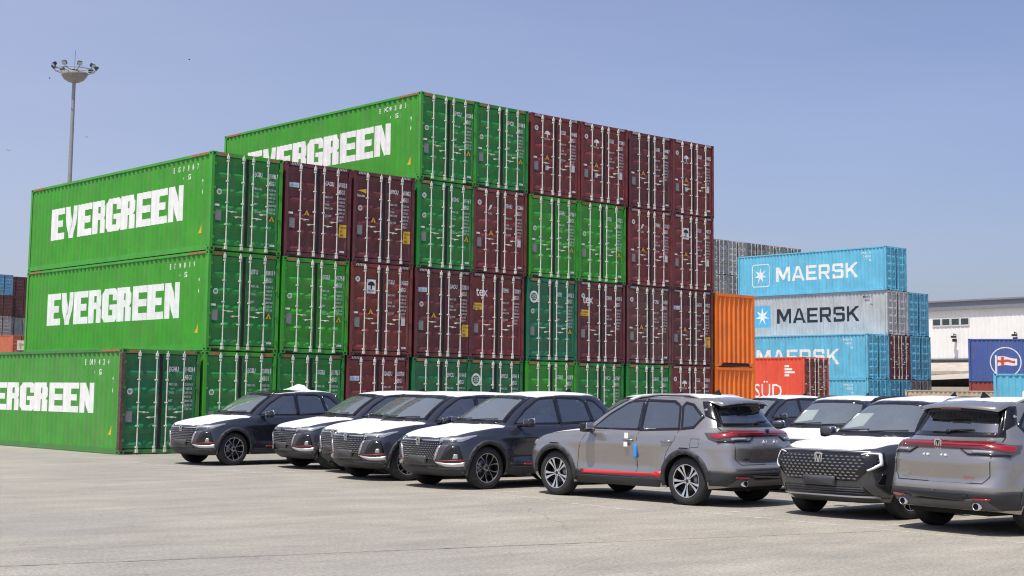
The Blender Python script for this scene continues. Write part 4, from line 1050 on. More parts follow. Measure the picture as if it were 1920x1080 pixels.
def arc_band(wx, r0, r1, a0, a1, n=22):
    P = []
    for i in range(n):
        t0, t1 = R(a0 + (a1 - a0) * i / n), R(a0 + (a1 - a0) * (i + 1) / n)
        P.append([(wx + r0 * math.cos(t0), WZ + .01 + r0 * math.sin(t0)), (wx + r0 * math.cos(t1), WZ + .01 + r0 * math.sin(t1)), (wx + r1 * math.cos(t1), WZ + .01 + r1 * math.sin(t1)), (wx + r1 * math.cos(t0), WZ + .01 + r1 * math.sin(t0))])
    return P

# ---- wheels (axis along y, outer face at +y)
def wheel_parts(style, par, x, y, side):
    t = MB(); w_ = .118
    t.lathe([(.252, -w_ + .01), (.275, -w_ - .004), (.33, -w_ - .006), (.360, -w_ + .012), (.373, -w_ + .035), (.375, 0), (.373, w_ - .035), (.360, w_ - .012), (.33, w_ + .006), (.275, w_ + .004), (.252, w_ - .01)], 48, 'y')
    for k in range(4):   # tread grooves suggested by thin raised ribs
        yy = -.066 + k * .044; t.lathe([(.3745, yy - .012), (.379, yy - .010), (.379, yy + .010), (.3745, yy + .012)], 48, 'y')
    wh_ = empty('wheel', (x, y, WZ), 0); wh_.parent = par
    if side < 0: wh_.rotation_euler = (0, 0, PI)
    wh_.rotation_euler.y = 0
    ob = t.build('tyre', 'tyre_rubber', wh_)
    r = MB(); r.lathe([(.262, .112), (.258, .118), (.246, .112), (.238, .08), (.225, -.06), (.225, -.10), (.258, -.11)], 48, 'y', m=1)
    r.lathe([(.262, .112), (.256, .1195), (.247, .114)], 48, 'y', m=0)
    r.lathe([(.02, -.02), (.225, -.02)], 40, 'y', m=1)
    def blade(pts0, pts1, y0, y1, m=0):   # spoke between two edges given as (x,z) lists
        n = len(pts0); vs = []
        for (a, b), (c, d), yy in zip(pts0, pts1, [y0 + (y1 - y0) * i / (n - 1) for i in range(n)]): vs += [(a, yy, b), (c, yy, d), (c, yy - .035, d), (a, yy - .035, b)]
        fs = []; ms = []
        for i in range(n - 1):
            q = 4 * i
            r.add(vs[q:q + 8], [(0, 1, 5, 4)], 0); r.add(vs[q:q + 8], [(1, 2, 6, 5), (3, 0, 4, 7)], 1)
    for k in range(5):
        a = 2 * PI * k / 5 + .3 + (0 if style == 'A' else .2)
        def pol(rr_, t_): return (rr_ * math.sin(a + t_), rr_ * math.cos(a + t_))
        if style == 'A':
            for sgn in (-1, 1):
                c = [(.05, sgn * .10), (.11, sgn * .15), (.17, sgn * .22), (.215, sgn * .30), (.248, sgn * .36)]
                wd = [.10, .052, .040, .050, .070]
                blade([pol(q, t_ - w2) for (q, t_), w2 in zip(c, wd)], [pol(q, t_ + w2) for (q, t_), w2 in zip(c, wd)], .088, .108)
        else:
            for sgn in (-1, 1):
                c = [(.05, sgn * .18), (.11, sgn * .155), (.17, sgn * .17), (.215, sgn * .19), (.248, sgn * .20)]
                wd = [.16, .085, .085, .095, .11]
                blade([pol(q, t_ - w2) for (q, t_), w2 in zip(c, wd)], [pol(q, t_ + w2) for (q, t_), w2 in zip(c, wd)], .085, .108)
    r.lathe([(.001, .094), (.028, .094), (.030, .088)], 24, 'y', m=1, sm=False); r.lathe([(.030, .090), (.060, .086), (.066, .06)], 24, 'y', m=0, sm=False)
    for k in range(5):
        a = 2 * PI * k / 5; r.lathe([(.001, .091), (.010, .091), (.010, .08)], 8, 'y', (.048 * math.cos(a), 0, .048 * math.sin(a)), m=1)
    r.build('rim', ['machined_alloy', 'rim_dark'], wh_)
    b = MB(); b.lathe([(.07, .02), (.16, .02), (.16, 0), (.07, 0)], 32, 'y'); b.build('brake_disc', 'brake_disc', wh_)
    return wh_

def superbox(mb, c, h, e=.45, n=10, m=0, rot=None):
    vs = []; fs = []; N = 2 * n
    def pw(v, e): return math.copysign(abs(v) ** e, v)
    for i in range(n + 1):
        th = -PI / 2 + PI * i / n
        for k in range(N):
            ph = 2 * PI * k / N
            p = Vector((h[0] * pw(math.cos(th), e) * pw(math.cos(ph), e), h[1] * pw(math.cos(th), e) * pw(math.sin(ph), e), h[2] * pw(math.sin(th), e)))
            if rot: p = rot @ p
            vs.append(tuple(Vector(c) + p))
    for i in range(n):
        for k in range(N): k2 = (k + 1) % N; fs.append((i * N + k, i * N + k2, (i + 1) * N + k2, (i + 1) * N + k))
    mb.add(vs, fs, m, True)

def build_car(kind, name, label, group, pnt, film_roof=True, rail=True):
    car = Car(kind); T = empty(name, (0, 0, 0), 0, label, 'car', group)
    def put(nm, data, m, par=None):
        mb = MB()
        for d in (data if isinstance(data, list) else [data]): mb.add(d[0], d[1], 0, True)
        return mb.build(nm, m, par or T)
    rear = kind == 'C'
    # --- body
    bm = car.bm
    for s_ in (1, -1):
        for pl in SIDEW: cut_hole(bm, pl, 'y', lambda c, s_=s_: c.y * s_ > .45 and c.z > 1.10 and c.z < 1.66 and -1.75 < c.x < .95, None)
    cut_hole(bm, WSH, 'x', lambda c: c.x > .05 and 1.12 < c.z < 1.66, None)
    cut_hole(bm, RGL, 'x', lambda c: c.x < -1.5 and 1.20 < c.z < 1.64, None)
    ra = .415
    dl = []
    for f in bm.faces:
        for wx in (WX, -WX):
            if all(abs(v.co.y) > .5 and math.hypot(v.co.x - wx, v.co.z - WZ) < ra for v in f.verts): dl.append(f)
    bmesh.ops.delete(bm, geom=dl, context='FACES')
    for v in bm.verts:
        if abs(v.co.y) > .5:
            for wx in (WX, -WX):
                d = math.hypot(v.co.x - wx, v.co.z - WZ)
                if d < ra: v.co.x = wx + (v.co.x - wx) * ra / d; v.co.z = WZ + (v.co.z - WZ) * ra / d
    me = bpy.data.meshes.new('body'); bm.to_mesh(me); me.materials.append(MATS[pnt]); body = link('body', me, T)
    # --- underbody and wheel wells
    u = MB(); u.box(-2.1, 1.95, -.62, .62, .24, .34); u.box(-.93, .93, -.84, .84, .26, .34)
    for wx in (WX, -WX):
        for s_ in (1, -1):
            vs = []; fs = []; n = 18
            for i in range(n + 1):
                a = PI * i / n - .0
                for yy in (.56, .915): vs.append((wx + .44 * math.cos(a), s_ * yy, WZ + .44 * math.sin(a)))
            for i in range(n): fs.append((2 * i, 2 * i + 1, 2 * i + 3, 2 * i + 2))
            u.add(vs, fs)
            vs = [(wx + .44 * math.cos(PI * i / n), s_ * .56, WZ + .44 * math.sin(PI * i / n)) for i in range(n + 1)]; u.add(vs, [tuple(range(n + 1))])
    u.box(1.25, 2.0, -.5, .5, .34, .8); u.box(-2.0, -1.25, -.5, .5, .34, .7)
    u.tube([(WX, -.75, WZ), (WX, .75, WZ)], .05); u.tube([(-WX, -.75, WZ), (-WX, .75, WZ)], .06)
    u.build('underbody', 'under_black', T)
    # --- glass
    for i, pl in enumerate(SIDEW):
        for fr in ('side', 'side_r'):
            gl = put('window', car.drape([pl], fr, .001, .06, False), 'window_glass' if i == 0 else 'privacy_glass' if (rear and i == 2) else 'window_glass', T)
            put('window_trim', car.drape(edge_ring(pl, .010, .034 if i else .026), fr, .004, .07), 'gloss_black', gl)
    for fr in ('side', 'side_r'):   # black pillar between the door glasses
        put('door_pillar', car.drape([[(-.345, 1.13), (-.345, 1.605), (-.425, 1.607), (-.425, 1.13)]], fr, .0055, .08), 'gloss_black')
    ws = put('windscreen', car.drape([WSH], 'front', .001, .08, False), 'windscreen_glass')
    put('windscreen_frit', car.drape(edge_ring(WSH, .035, .012), 'front', .004, .08), 'gloss_black', ws)
    rg = put('rear_window', car.drape([RGL], 'rear', .001, .08, False), 'privacy_glass')
    put('rear_window_frit', car.drape(edge_ring(RGL, .03, .03), 'rear', .004, .08), 'gloss_black', rg)
    # cowl and wipers
    put('cowl_panel', car.drape([[(1.06, -.62), (1.24, -.3), (1.24, .3), (1.06, .62), (.98, .62), (1.10, .3), (1.10, -.3), (.98, -.62)]], 'top', .010, .08), 'trim_black')
    for y0, y1 in ((-.55, .02), (.05, .58)):
        pts = []
        for i in range(7):
            yy = y0 + (y1 - y0) * i / 6; q, n = car.hit((4, yy, 1.185 + .03 * i / 6), (-1, 0, 0)); pts.append(q + n * .02)
        w_ = MB(); w_.tube(pts, .010, 6); w_.build('wiper', 'trim_black', T)
    # --- seams
    def seam(pl, fr, wd=.007, off=.0022):
        P = []
        for a, b in zip(pl, pl[1:]):
            a, b = Vector(a), Vector(b); t = (b - a).normalized(); n = Vector((-t.y, t.x)) * wd / 2; P.append([tuple(a + n), tuple(b + n), tuple(b - n), tuple(a - n)])
        vs = []; fs = []
        for p in P:
            v, f = car.drape([p], fr, off, .06, False); b0 = len(vs); vs += v; fs += [tuple(i + b0 for i in q) for q in f]
        return vs, fs
    for fr in ('side', 'side_r'):
        for pl in ([(.70, 1.12), (.78, 1.0), (.86, .80), (.90, .36)], [(-.385, 1.13), (-.385, .36)], [(-1.20, 1.17), (-1.17, 1.0), (-1.02, .80), (-.98, .62)]): put('panel_gap', seam(pl, fr), 'under_black')
    # --- dark cladding
    cl = 'cladding'
    for fr in ('side', 'side_r'):
        for wx in (WX, -WX):
            put('arch_cladding', car.drape(arc_band(wx, .408, .482, 0 if wx > 0 else -12, 180 if wx < 0 else 192), fr, .015, .12), cl)
        put('sill_cladding', car.drape([[(.93, .25), (.93, .385), (-.93, .385), (-.93, .25)]], fr, .012, .12), cl)
        if rear:
            put('sill_stripe', car.drape([[(.82, .43), (.74, .462), (-.72, .462), (-.80, .50), (-.93, .50), (-.93, .415), (.82, .415)]], fr, .012, .12), 'red_trim')
            put('sill_moulding', car.drape([[(.93, .386), (.93, .47), (.76, .47), (.83, .418), (.83, .410), (-.93, .410), (-.93, .386)]], fr, .011, .12), cl)
            for wx in (WX, -WX): put('arch_detail', car.drape([[(wx - .12, .872), (wx + .12, .872), (wx + .09, .890), (wx - .09, .890)]], fr, .006, .1), 'gloss_black')
        else:
            put('sill_stripe', car.drape([[(.55, .418), (.55, .44), (-.93, .44), (-.93, .418)]], fr, .012, .12), 'red_trim')
        # handles
    for s_ in (1, -1):
        for hx in (-.22, -1.02):
            q, n = car.hit((hx, 3 * s_, .975), (0, -s_, 0)); h = MB(); h.tube([(hx + .10, q.y + s_ * .002, .972), (hx + .085, q.y + s_ * .035, .975), (hx - .085, q.y + s_ * .035, .98), (hx - .10, q.y + s_ * .002, .98)], [.012, .014, .014, .012], 8)
            superbox(h, (hx, q.y - .004 * s_, .975), (.07, .008, .022), .8, 8, 1)
            h.build('door_handle', [pnt if rear else pnt, 'under_black'], T)
        # mirror
        q, n = car.hit((.62, 3 * s_, 1.09), (0, -s_, 0))
        mm = MB(); superbox(mm, (.58, q.y + s_ * .205, 1.175), (.082, .118, .068), .58, 12, 0, Matrix.Rotation(s_ * -.18, 3, 'Z'))
        mi = mm.build('mirror', pnt if not rear else 'gloss_black', T)
        mm = MB(); mm.tube([(.64, q.y - .02 * s_, 1.10), (.62, q.y + s_ * .10, 1.125)], [.045, .032], 8); superbox(mm, (.57, q.y + s_ * .205, 1.118), (.088, .120, .036), .6, 10); mm.build('mirror_base', 'gloss_black', mi)
        mm = MB(); superbox(mm, (.502, q.y + s_ * .20, 1.185), (.012, .100, .062), .5, 10); mm.build('mirror_glass', 'chrome', mi)
        if rail and kind != 'A':
            pts = []
            for i in range(13):
                x_ = .02 - 1.46 * i / 12; q, n = car.hit((x_, s_ * .565, 4), (0, 0, -1)); h_ = .040 * min(1, 3.0 * min(i, 12 - i) / 6)
                pts.append((x_, s_ * .570, q.z + h_ - .006))
            rm = MB(); rm.tube(pts, .016, 8); rm.build('roof_rail', 'satin_silver' if rear else 'gloss_black', T)
            rm = MB(); pts2 = [(a, b, c - .018) for a, b, c in pts]; rm.tube(pts2, .014, 6); rm.build('roof_rail_base', 'trim_black', T)
    # fin antenna
    q, n = car.hit((-1.28, 0, 4), (0, 0, -1)); m_ = MB(); m_.add([(-1.20, -.02, q.z - .005), (-1.20, .02, q.z - .005), (-1.40, .028, q.z - .02), (-1.40, -.028, q.z - .02), (-1.37, 0, q.z + .085), (-1.33, 0, q.z + .08)], [(0, 1, 5), (1, 2, 4, 5), (2, 3, 4), (3, 0, 5, 4)]); m_.build('antenna', 'gloss_black', T)
    # --- wrapping film
    if not (kind == 'C' and film_roof == 'norear'):
        hf = [[(2.20, 0), (2.175, .40), (2.10, .60), (1.97, .73), (1.70, .79), (1.35, .83), (1.0, .845), (.90, .80), (1.00, .66), (1.12, .42), (1.16, 0)]]
        if rear: hf = [[(2.05, 0), (2.0, .40), (1.86, .62), (1.45, .72), (1.0, .765), (.99, .66), (1.10, .42), (1.15, 0)]]
        full = [hf[0] + [(a, -b) for a, b in hf[0][::-1] if b > 0]]
        put('bonnet_film', car.drape(full, 'top', .007, .07), 'film_white')
    if film_roof:
        ww = .030 if kind == 'A' else 0
        rf_ = [(.13, -.47), (-.02, -.545 - ww), (-.5, -.575 - ww), (-1.1, -.575 - ww), (-1.44, -.54 - ww), (-1.56, -.40), (-1.60, 0), (-1.56, .40), (-1.44, .54 + ww), (-1.1, .575 + ww), (-.5, .575 + ww), (-.02, .545 + ww), (.13, .47), (.185, .2), (.20, 0), (.185, -.2)]
        put('roof_film', car.drape([rf_[::-1]], 'top', .007, .08), 'film_white')
    # --- cabin
    cb = MB(); cb.box(-1.9, .9, -.70, .70, .40, .62); superbox(cb, (.78, 0, .98), (.34, .70, .15), .5, 12); cb.build('dashboard', 'cabin_dark', T)
    for s_ in (1, -1):
        for sx, wy in ((-.05, .37), (-.95, .36)):
            st = MB(); superbox(st, (sx, s_ * wy, .72), (.27, .25, .10), .5, 10); superbox(st, (sx - .28, s_ * wy, 1.00), (.085, .24, .30), .5, 10, 0, Matrix.Rotation(-.22, 3, 'Y')); superbox(st, (sx - .37, s_ * wy, 1.37), (.055, .13, .085), .6, 10)
            st.build('seat', 'seat_film' if sx > -.5 else 'seat_fabric', T)
    sw_ = MB(); sw_.tube([(.38 + .06 * math.sin(2 * PI * k / 20), .37 + .18 * math.cos(2 * PI * k / 20), 1.08 + .17 * math.sin(2 * PI * k / 20)) for k in range(21)], .016, 6); sw_.tube([(.40, .37, 1.08), (.60, .37, 1.0)], .03, 6); sw_.build('steering_wheel', 'cabin_dark', T)
    # --- wheels
    for wx in (WX, -WX):
        for s_ in (1, -1): wheel_parts('A' if not rear else 'C', T, wx, s_ * .795, s_)
    # mud inner
    # ---------------------------------------------------------------- front ends
    def bars(P, sz, nm, m):
        mb = MB()
        for (y_, z_) in P:
            q, n = car.hit((4, y_, z_), (-1, 0, 0)); q = q + n * .016
            mb.add([(q.x, y_ - sz[0], q.z - sz[1] * .6), (q.x, y_ - sz[0] * .2, q.z - sz[1]), (q.x, y_ + sz[0], q.z + sz[1] * .5), (q.x, y_ + sz[0] * .1, q.z + sz[1]), (q.x + .012, y_, q.z)], [(0, 1, 4), (1, 2, 4), (2, 3, 4), (3, 0, 4)])
        return mb.build(nm, m, T)
    def badge(x, zc, fr, sc=1.0, par=None):
        q, n = car.hit((4 if fr > 0 else -4, 0, zc), (-fr, 0, 0)); m_ = MB(); x_ = q.x + fr * .022
        po = [(-.058, .055), (-.035, .078), (.035, .078), (.058, .055), (.048, -.04), (.02, -.078), (-.02, -.078), (-.048, -.04)]
        po = [(a * sc, b * sc) for a, b in po]; pi = [(a * .68, b * .72) for a, b in po]
        for rng in ringpoly(po, pi): m_.add([(x_, a, zc + b) for a, b in rng] + [(x_ - fr * .014, a, zc + b) for a, b in rng], [(0, 1, 2, 3), (0, 1, 5, 4), (2, 3, 7, 6)])
        for s_ in (-1, 1):
            vv = [(s_ * .034 * sc, .042 * sc), (s_ * .016 * sc, .042 * sc), (0, -.028 * sc), (0, -.062 * sc), (s_ * .008 * sc, -.058 * sc)]
            m_.add([(x_ + fr * .002, a, zc + b) for a, b in vv], [(0, 1, 2, 3, 4)])
        m_.add([(x_ - fr * .008, a, zc + b) for a, b in pi], [tuple(range(len(pi)))], 1)
        return m_.build('badge', ['chrome', 'gloss_black'], par or T)
    if kind == 'A':
        gp = [(-.60, .80), (-.52, .865), (.52, .865), (.60, .80), (.54, .63), (.42, .50), (-.42, .50), (-.54, .63)]
        put('grille', car.drape([gp], 'front', .006, .08), 'gloss_black')
        P = []
        for r_ in range(8):
            zz = .535 + r_ * .036; hw = .42 + min(1, max(0, (zz - .50) / .2)) * .13
            k = int(hw / .042)
            for i in range(-k, k + 1): P.append((i * .042 + (.021 if r_ % 2 else 0), zz))
        bars(P, (.0065, .014), 'grille_studs', 'stud_metal')
        put('grille_bar', car.drape([[(-.50, .838), (-.10, .838), (-.10, .852), (-.52, .858)]], 'front', .020, .08), 'satin_silver'); put('grille_bar', car.drape(mirr([[(-.50, .838), (-.10, .838), (-.10, .852), (-.52, .858)]]), 'front', .020, .08), 'satin_silver')
        badge(0, .815, 1)
        for mi_ in (False, True):
            sg = -1 if mi_ else 1; fr = 'front_r' if mi_ else 'front_l'
            hl = put('headlight', car.strip([(2.13, .52, .885), (2.05, .70, .905), (1.90, .84, .925), (1.62, .90, .955)], [(2.17, .52, .825), (2.09, .72, .815), (1.94, .86, .835), (1.66, .91, .925)], .010, 26, 5, mi_), 'lamp_clear')
            put('headlight_strip', car.strip([(2.15, .55, .862), (2.07, .72, .866), (1.93, .85, .88), (1.68, .905, .935)], [(2.155, .55, .850), (2.08, .72, .852), (1.935, .85, .866), (1.69, .905, .928)], .0165, 22, 1, mi_), 'lamp_clear', hl)
            put('headlight_lens', car.strip([(2.14, .60, .850), (2.08, .72, .850), (2.0, .80, .855)], [(2.15, .60, .826), (2.09, .72, .822), (2.01, .80, .828)], .0150, 12, 1, mi_), 'lamp_dark', hl)
            put('corner_panel', car.strip([(2.22, .60, .79), (2.12, .74, .79)], [(2.25, .43, .50), (2.21, .58, .50)], .007, 8, 8, mi_), 'plate_grey')
            it = put('corner_intake', car.strip([(2.09, .775, .76), (2.00, .86, .765)], [(2.21, .57, .505), (1.93, .90, .50)], .012, 10, 8, mi_), 'gloss_black')
            put('intake_red_line', car.strip([(2.25, .52, .510), (2.12, .78, .520), (1.93, .90, .530)], [(2.25, .52, .502), (2.12, .78, .503), (1.93, .90, .508)], .016, 16, 1, mi_), 'red_trim_dark', it)
            put('fog_lamp', car.strip([(2.07, .80, .62), (2.02, .845, .62)], [(2.09, .79, .54), (2.02, .855, .54)], .016, 4, 4, mi_), 'lamp_clear', it)
            put('skid_corner', car.strip([(2.26, .48, .485), (2.16, .72, .455), (2.00, .86, .465), (1.90, .90, .49)], [(2.25, .50, .46), (2.17, .68, .395), (2.00, .85, .40), (1.90, .895, .415)], .014, 18, 3, mi_), 'satin_silver')
            put('grille_side_blade', car.strip([(2.22, .545, .76), (2.23, .605, .79)], [(2.25, .44, .53), (2.25, .48, .50)], .016, 6, 3, mi_), 'satin_silver' )
        put('plate_holder', car.drape([[(-.26, .455), (.26, .455), (.26, .575), (-.26, .575)]], 'front', .03, .08), 'plate_grey')
        put('lower_intake', car.drape([[(-.45, .485), (.45, .485), (.53, .40), (-.53, .40)]], 'front', .008, .08), 'gloss_black')
        put('bumper_lip', car.drape([[(-.86, .24), (.86, .24), (.87, .385), (.5, .385), (-.5, .385), (-.87, .385)]], 'front', .012, .08), cl)
        for s_ in (1, -1): put('bumper_lip_side', car.drape([[(1.84, .25), (1.84, .40), (1.9, .40), (1.96, .26)]], 'side' if s_ > 0 else 'side_r', .008, .1), cl)
    if kind == 'B':
        gp = [(-.80, .91), (-.4, .93), (.4, .93), (.80, .91), (.72, .66), (.58, .54), (-.58, .54), (-.72, .66)]
        put('grille', car.drape([gp], 'front', .006, .08), 'gloss_black')
        mb = MB()
        for r_ in range(8):
            zz = .575 + r_ * .043; hw = .58 + min(1, max(0, (zz - .54) / .3)) * .14; k = int(hw / .080) + 1
            for i in range(-k, k + 1):
                y_ = i * .080 + (.040 if r_ % 2 else 0)
                if abs(y_) > hw: continue
                q, n = car.hit((4, y_, zz), (-1, 0, 0)); qa = car.hit((4, y_ - .034, zz), (-1, 0, 0))[0]; qb = car.hit((4, y_ + .034, zz), (-1, 0, 0))[0]
                mb.add([(qa.x + .016, y_ - .029, zz - .003), (q.x + .02, y_ - .015, zz - .010), (q.x + .02, y_ + .015, zz - .010), (qb.x + .016, y_ + .029, zz - .003), (q.x + .024, y_ + .010, zz + .009), (q.x + .024, y_ - .010, zz + .009)], [(0, 1, 5), (1, 2, 4, 5), (2, 3, 4)])
        mb.build('grille_scales', 'scale_metal', T)
        put('bonnet_edge_trim', car.drape([[(-.80, .925), (-.4, .945), (.4, .945), (.80, .925), (.80, .937), (.4, .960), (-.4, .960), (-.80, .937)]], 'front', .012, .08), 'satin_silver')
        badge(0, .835, 1, 1.15)
        for mi_ in (False, True):
            hp = put('headlight', car.strip([(2.19, .62, .93), (2.07, .80, .945), (1.96, .87, .95)], [(2.20, .72, .68), (2.08, .83, .70), (1.97, .89, .76)], .013, 12, 8, mi_), 'gloss_black')
            put('headlight_bracket', car.strip([(2.19, .64, .915), (2.08, .795, .935), (2.01, .845, .935)], [(2.195, .64, .90), (2.09, .79, .905), (2.02, .835, .895)], .024, 12, 2, mi_), 'drl_white', hp)
            put('headlight_bracket', car.strip([(2.045, .82, .92), (2.005, .855, .92)], [(2.055, .825, .78), (2.02, .855, .76)], .024, 2, 8, mi_), 'drl_white', hp)
            put('headlight_bracket', car.strip([(2.05, .825, .79), (2.02, .855, .765)], [(2.17, .71, .70), (2.15, .725, .685)], .024, 2, 10, mi_), 'drl_white', hp)
            put('corner_vent', car.strip([(2.03, .87, .64), (1.97, .90, .66)], [(2.10, .80, .50), (2.0, .87, .48)], .010, 6, 8, mi_), 'gloss_black')
        put('plate_holder', car.drape([[(-.26, .475), (.26, .475), (.26, .60), (-.26, .60)]], 'front', .03, .08), 'plate_grey')
        put('lower_intake', car.drape([[(-.66, .46), (.66, .46), (.74, .34), (-.74, .34)]], 'front', .008, .08), 'gloss_black')
        for zz in (.375, .405, .435): put('intake_slat', car.drape([[(-.66, zz), (.66, zz), (.66, zz + .008), (-.66, zz + .008)]], 'front', .016, .1), 'plate_grey')
        put('bumper_lip', car.drape([[(-.86, .24), (.86, .24), (.87, .315), (-.87, .315)]], 'front', .012, .08), cl)
        put('lip_trim', car.drape([[(-.80, .318), (.80, .318), (.80, .338), (-.80, .338)]], 'front', .016, .08), 'satin_silver')
        pp = MB(); pp.add([(.99, -.42, 1.30), (.93, -.20, 1.34), (.80, -.14, 1.42), (.84, -.36, 1.44)], [(0, 1, 2, 3)])
    if kind == 'C':
        for mi_ in (False, True):
            hl = put('headlight', car.strip([(2.13, .56, .90), (2.04, .72, .915), (1.88, .86, .925)], [(2.17, .56, .83), (2.08, .74, .825), (1.92, .87, .84)], .010, 16, 4, mi_), 'lamp_clear')
        put('grille', car.drape([[(-.55, .82), (.55, .82), (.42, .5), (-.42, .5)]], 'front', .006, .08), 'gloss_black')
        # tail
        put('number_plate_recess', car.drape([[(-.62, .62), (.62, .62), (.70, .66), (.70, .80), (-.70, .80), (-.70, .66)]], 'rear', -.004, .07, False), pnt)
        lb = put('tail_light_bar', car.drape([[(-.70, 1.155), (.70, 1.155), (.70, 1.072), (-.70, 1.072)]], 'rear', .016, .07), 'lamp_red_dark')
        put('tail_light_strip', car.drape([[(-.72, 1.138), (.72, 1.138), (.72, 1.112), (-.72, 1.112)]], 'rear', .023, .07), 'lamp_red', lb)
        badge(0, 1.11, -1, 1.05, lb)
        for mi_ in (False, True):
            tl = put('tail_light', car.strip([(-2.17, .60, 1.155), (-2.07, .74, 1.155), (-1.93, .84, 1.152), (-1.72, .87, 1.14)], [(-2.235, .56, .985), (-2.13, .76, .985), (-1.95, .87, .990), (-1.82, .90, 1.04)], .012, 20, 8, mi_), 'lamp_dark')
            put('tail_light_lens', car.strip([(-2.17, .62, 1.142), (-2.08, .75, 1.140), (-1.95, .85, 1.132), (-1.82, .875, 1.12)], [(-2.20, .62, 1.095), (-2.12, .75, 1.05), (-2.00, .85, 1.025), (-1.88, .885, 1.055)], .020, 18, 4, mi_), 'lamp_red', tl)
            put('reversing_lamp', car.strip([(-2.22, .50, 1.045), (-2.14, .74, 1.040)], [(-2.235, .50, 1.012), (-2.15, .74, 1.008)], .020, 10, 2, mi_), 'lamp_clear', tl)
            put('tail_light_frame', car.strip([(-2.25, .34, 1.065), (-2.25, .46, 1.003), (-2.14, .76, .998), (-1.98, .87, 1.0)], [(-2.25, .34, 1.055), (-2.255, .46, .983), (-2.145, .765, .975), (-1.98, .875, .978)], .022, 20, 2, mi_), 'gloss_black', tl)
            put('bumper_reflector', car.drape([[(.54, .448), (.76, .452), (.76, .470), (.54, .468)]] if not mi_ else [[(-.54, .448), (-.54, .468), (-.76, .470), (-.76, .452)]], 'rear', .026, .07), 'lamp_red')
            s_ = -1 if mi_ else 1
            # quarter pillar in black with small mark
            put('rear_pillar_panel', car.strip([(-1.50, .60, 1.60), (-1.66, .56, 1.60)], [(-1.62, .70, 1.38), (-1.90, .66, 1.26)], .006, 4, 8, mi_), 'gloss_black')
            q, n = car.near((-1.60, s_ * .66, 1.47)); b_ = MB(); b_.add([tuple(q + n * .012 + Vector(d)) for d in ((.05, 0, 0), (-.03, 0, .03), (-.05, 0, .0), (-.02, 0, -.01))], [(0, 1, 2, 3)]); b_.build('pillar_mark', 'chrome', T)
            fr = 'side_r' if mi_ else 'side'
            put('fuel_flap', seam([(-1.50, .90), (-1.50, 1.03), (-1.66, 1.03), (-1.66, .90), (-1.50, .90)], fr, .006), 'under_black') if not mi_ else None
            ex = MB(); ex.lathe([(.041, 0), (.047, -.01), (.047, .12), (.039, .12), (.039, 0)], 24, 'x', (-2.31, s_ * .58, .365)); ex.lathe([(.001, .02), (.040, .02)], 20, 'x', (-2.31, s_ * .58, .365), 1)
            ex.build('exhaust_tip', ['chrome', 'under_black'], T)
        put('rear_skid', car.drape([[(-.80, .33), (.80, .33), (.72, .455), (.45, .46), (.36, .43), (-.36, .43), (-.45, .46), (-.72, .455)]], 'rear', .020, .07), 'cladding_grey')
        put('rear_bumper_mesh', car.drape([[(-.50, .505), (.50, .505), (.40, .44), (-.40, .44)]], 'rear', .022, .07), 'gloss_black')
        for mi_ in (False, True): put('rear_bumper_cladding', car.strip([(-1.86, .92, .56), (-2.02, .87, .56), (-2.17, .78, .56), (-2.32, .44, .56), (-2.36, 0, .56)], [(-1.84, .90, .33), (-2.02, .84, .32), (-2.12, .76, .31), (-2.26, .42, .31), (-2.30, 0, .31)], .012, 26, 6, mi_), cl)
        put('tailgate_gap', [seam([(-.74, 1.0), (-.74, .74), (-.66, .65), (.66, .65), (.74, .74), (.74, 1.0)], 'rear', .010), seam([(.74, 1.16), (.70, 1.26), (.62, 1.42)], 'rear', .008), seam([(-.74, 1.16), (-.70, 1.26), (-.62, 1.42)], 'rear', .008)], 'under_black')
        # bubble wrapped plate brackets
        for y_ in (-.14, .14):
            q, n = car.hit((-4, y_, .98), (1, 0, 0)); b_ = MB(); superbox(b_, (q.x - .004, y_, .985), (.010, .022, .018), .8, 8)
            rr_ = random.Random(int(y_ * 100))
            for k in range(9):
                cy_, cz_ = y_ + rr_.uniform(-.06, .06), .985 + rr_.uniform(-.035, .035); b_.add([(q.x - rr_.uniform(.008, .03), cy_ + rr_.uniform(-.022, .022), cz_ + rr_.uniform(-.022, .022)) for _ in range(3)], [(0, 1, 2)])
            b_.build('plate_lamp_wrap', 'foam_clear', T)
        # script marks
        tm = MB(); q, n = car.hit((-4, .5, .73), (1, 0, 0)); put_text(tm, 'UNI-S', lambda a, b: (car.hit((-4, .62 - a, .73), (1, 0, 0))[0].x - .006, .62 - a, .71 + b), .055, .01, xs=1.1); tm.build('model_lettering', 'chrome', T)
        tm = MB(); put_text(tm, 'BlueCore', lambda a, b: (car.hit((-4, -.40 - a, .73), (1, 0, 0))[0].x - .006, -.40 - a, .71 + b), .042, .004, xs=.9); tm.build('engine_lettering', 'red_script', T)
        # spoiler
        sp = MB(); tops = []; bots = []; n = 24; vs = []; fs = []
        for i in range(n + 1):
            u = -1 + 2 * i / n; y_ = .615 * u; q, nn = car.hit((-1.46, y_ * .93, 4), (0, 0, -1)); zr = q.z
            xb = -2.02 + .14 * abs(u) ** 3; zb = 1.615 - .045 * abs(u) ** 2.5
            vs += [(-1.45, y_ * .93, zr + .004), (-1.66, y_ * .97, zr * .62 + zb * .38 + .004), (-1.86, y_, zr * .3 + zb * .7), (xb, y_, zb - .010), (xb + .012, y_, zb - .032)]
        for i in range(n):
            for k in range(4): fs.append((i * 5 + k, (i + 1) * 5 + k, (i + 1) * 5 + k + 1, i * 5 + k + 1))
        fs += [(0, 1, 2, 3, 4), tuple(n * 5 + k for k in (4, 3, 2, 1, 0))]
        sp.add(vs, fs, 0, True); s_o = sp.build('spoiler', pnt, T)
        s2 = MB(); vs = []; fs = []
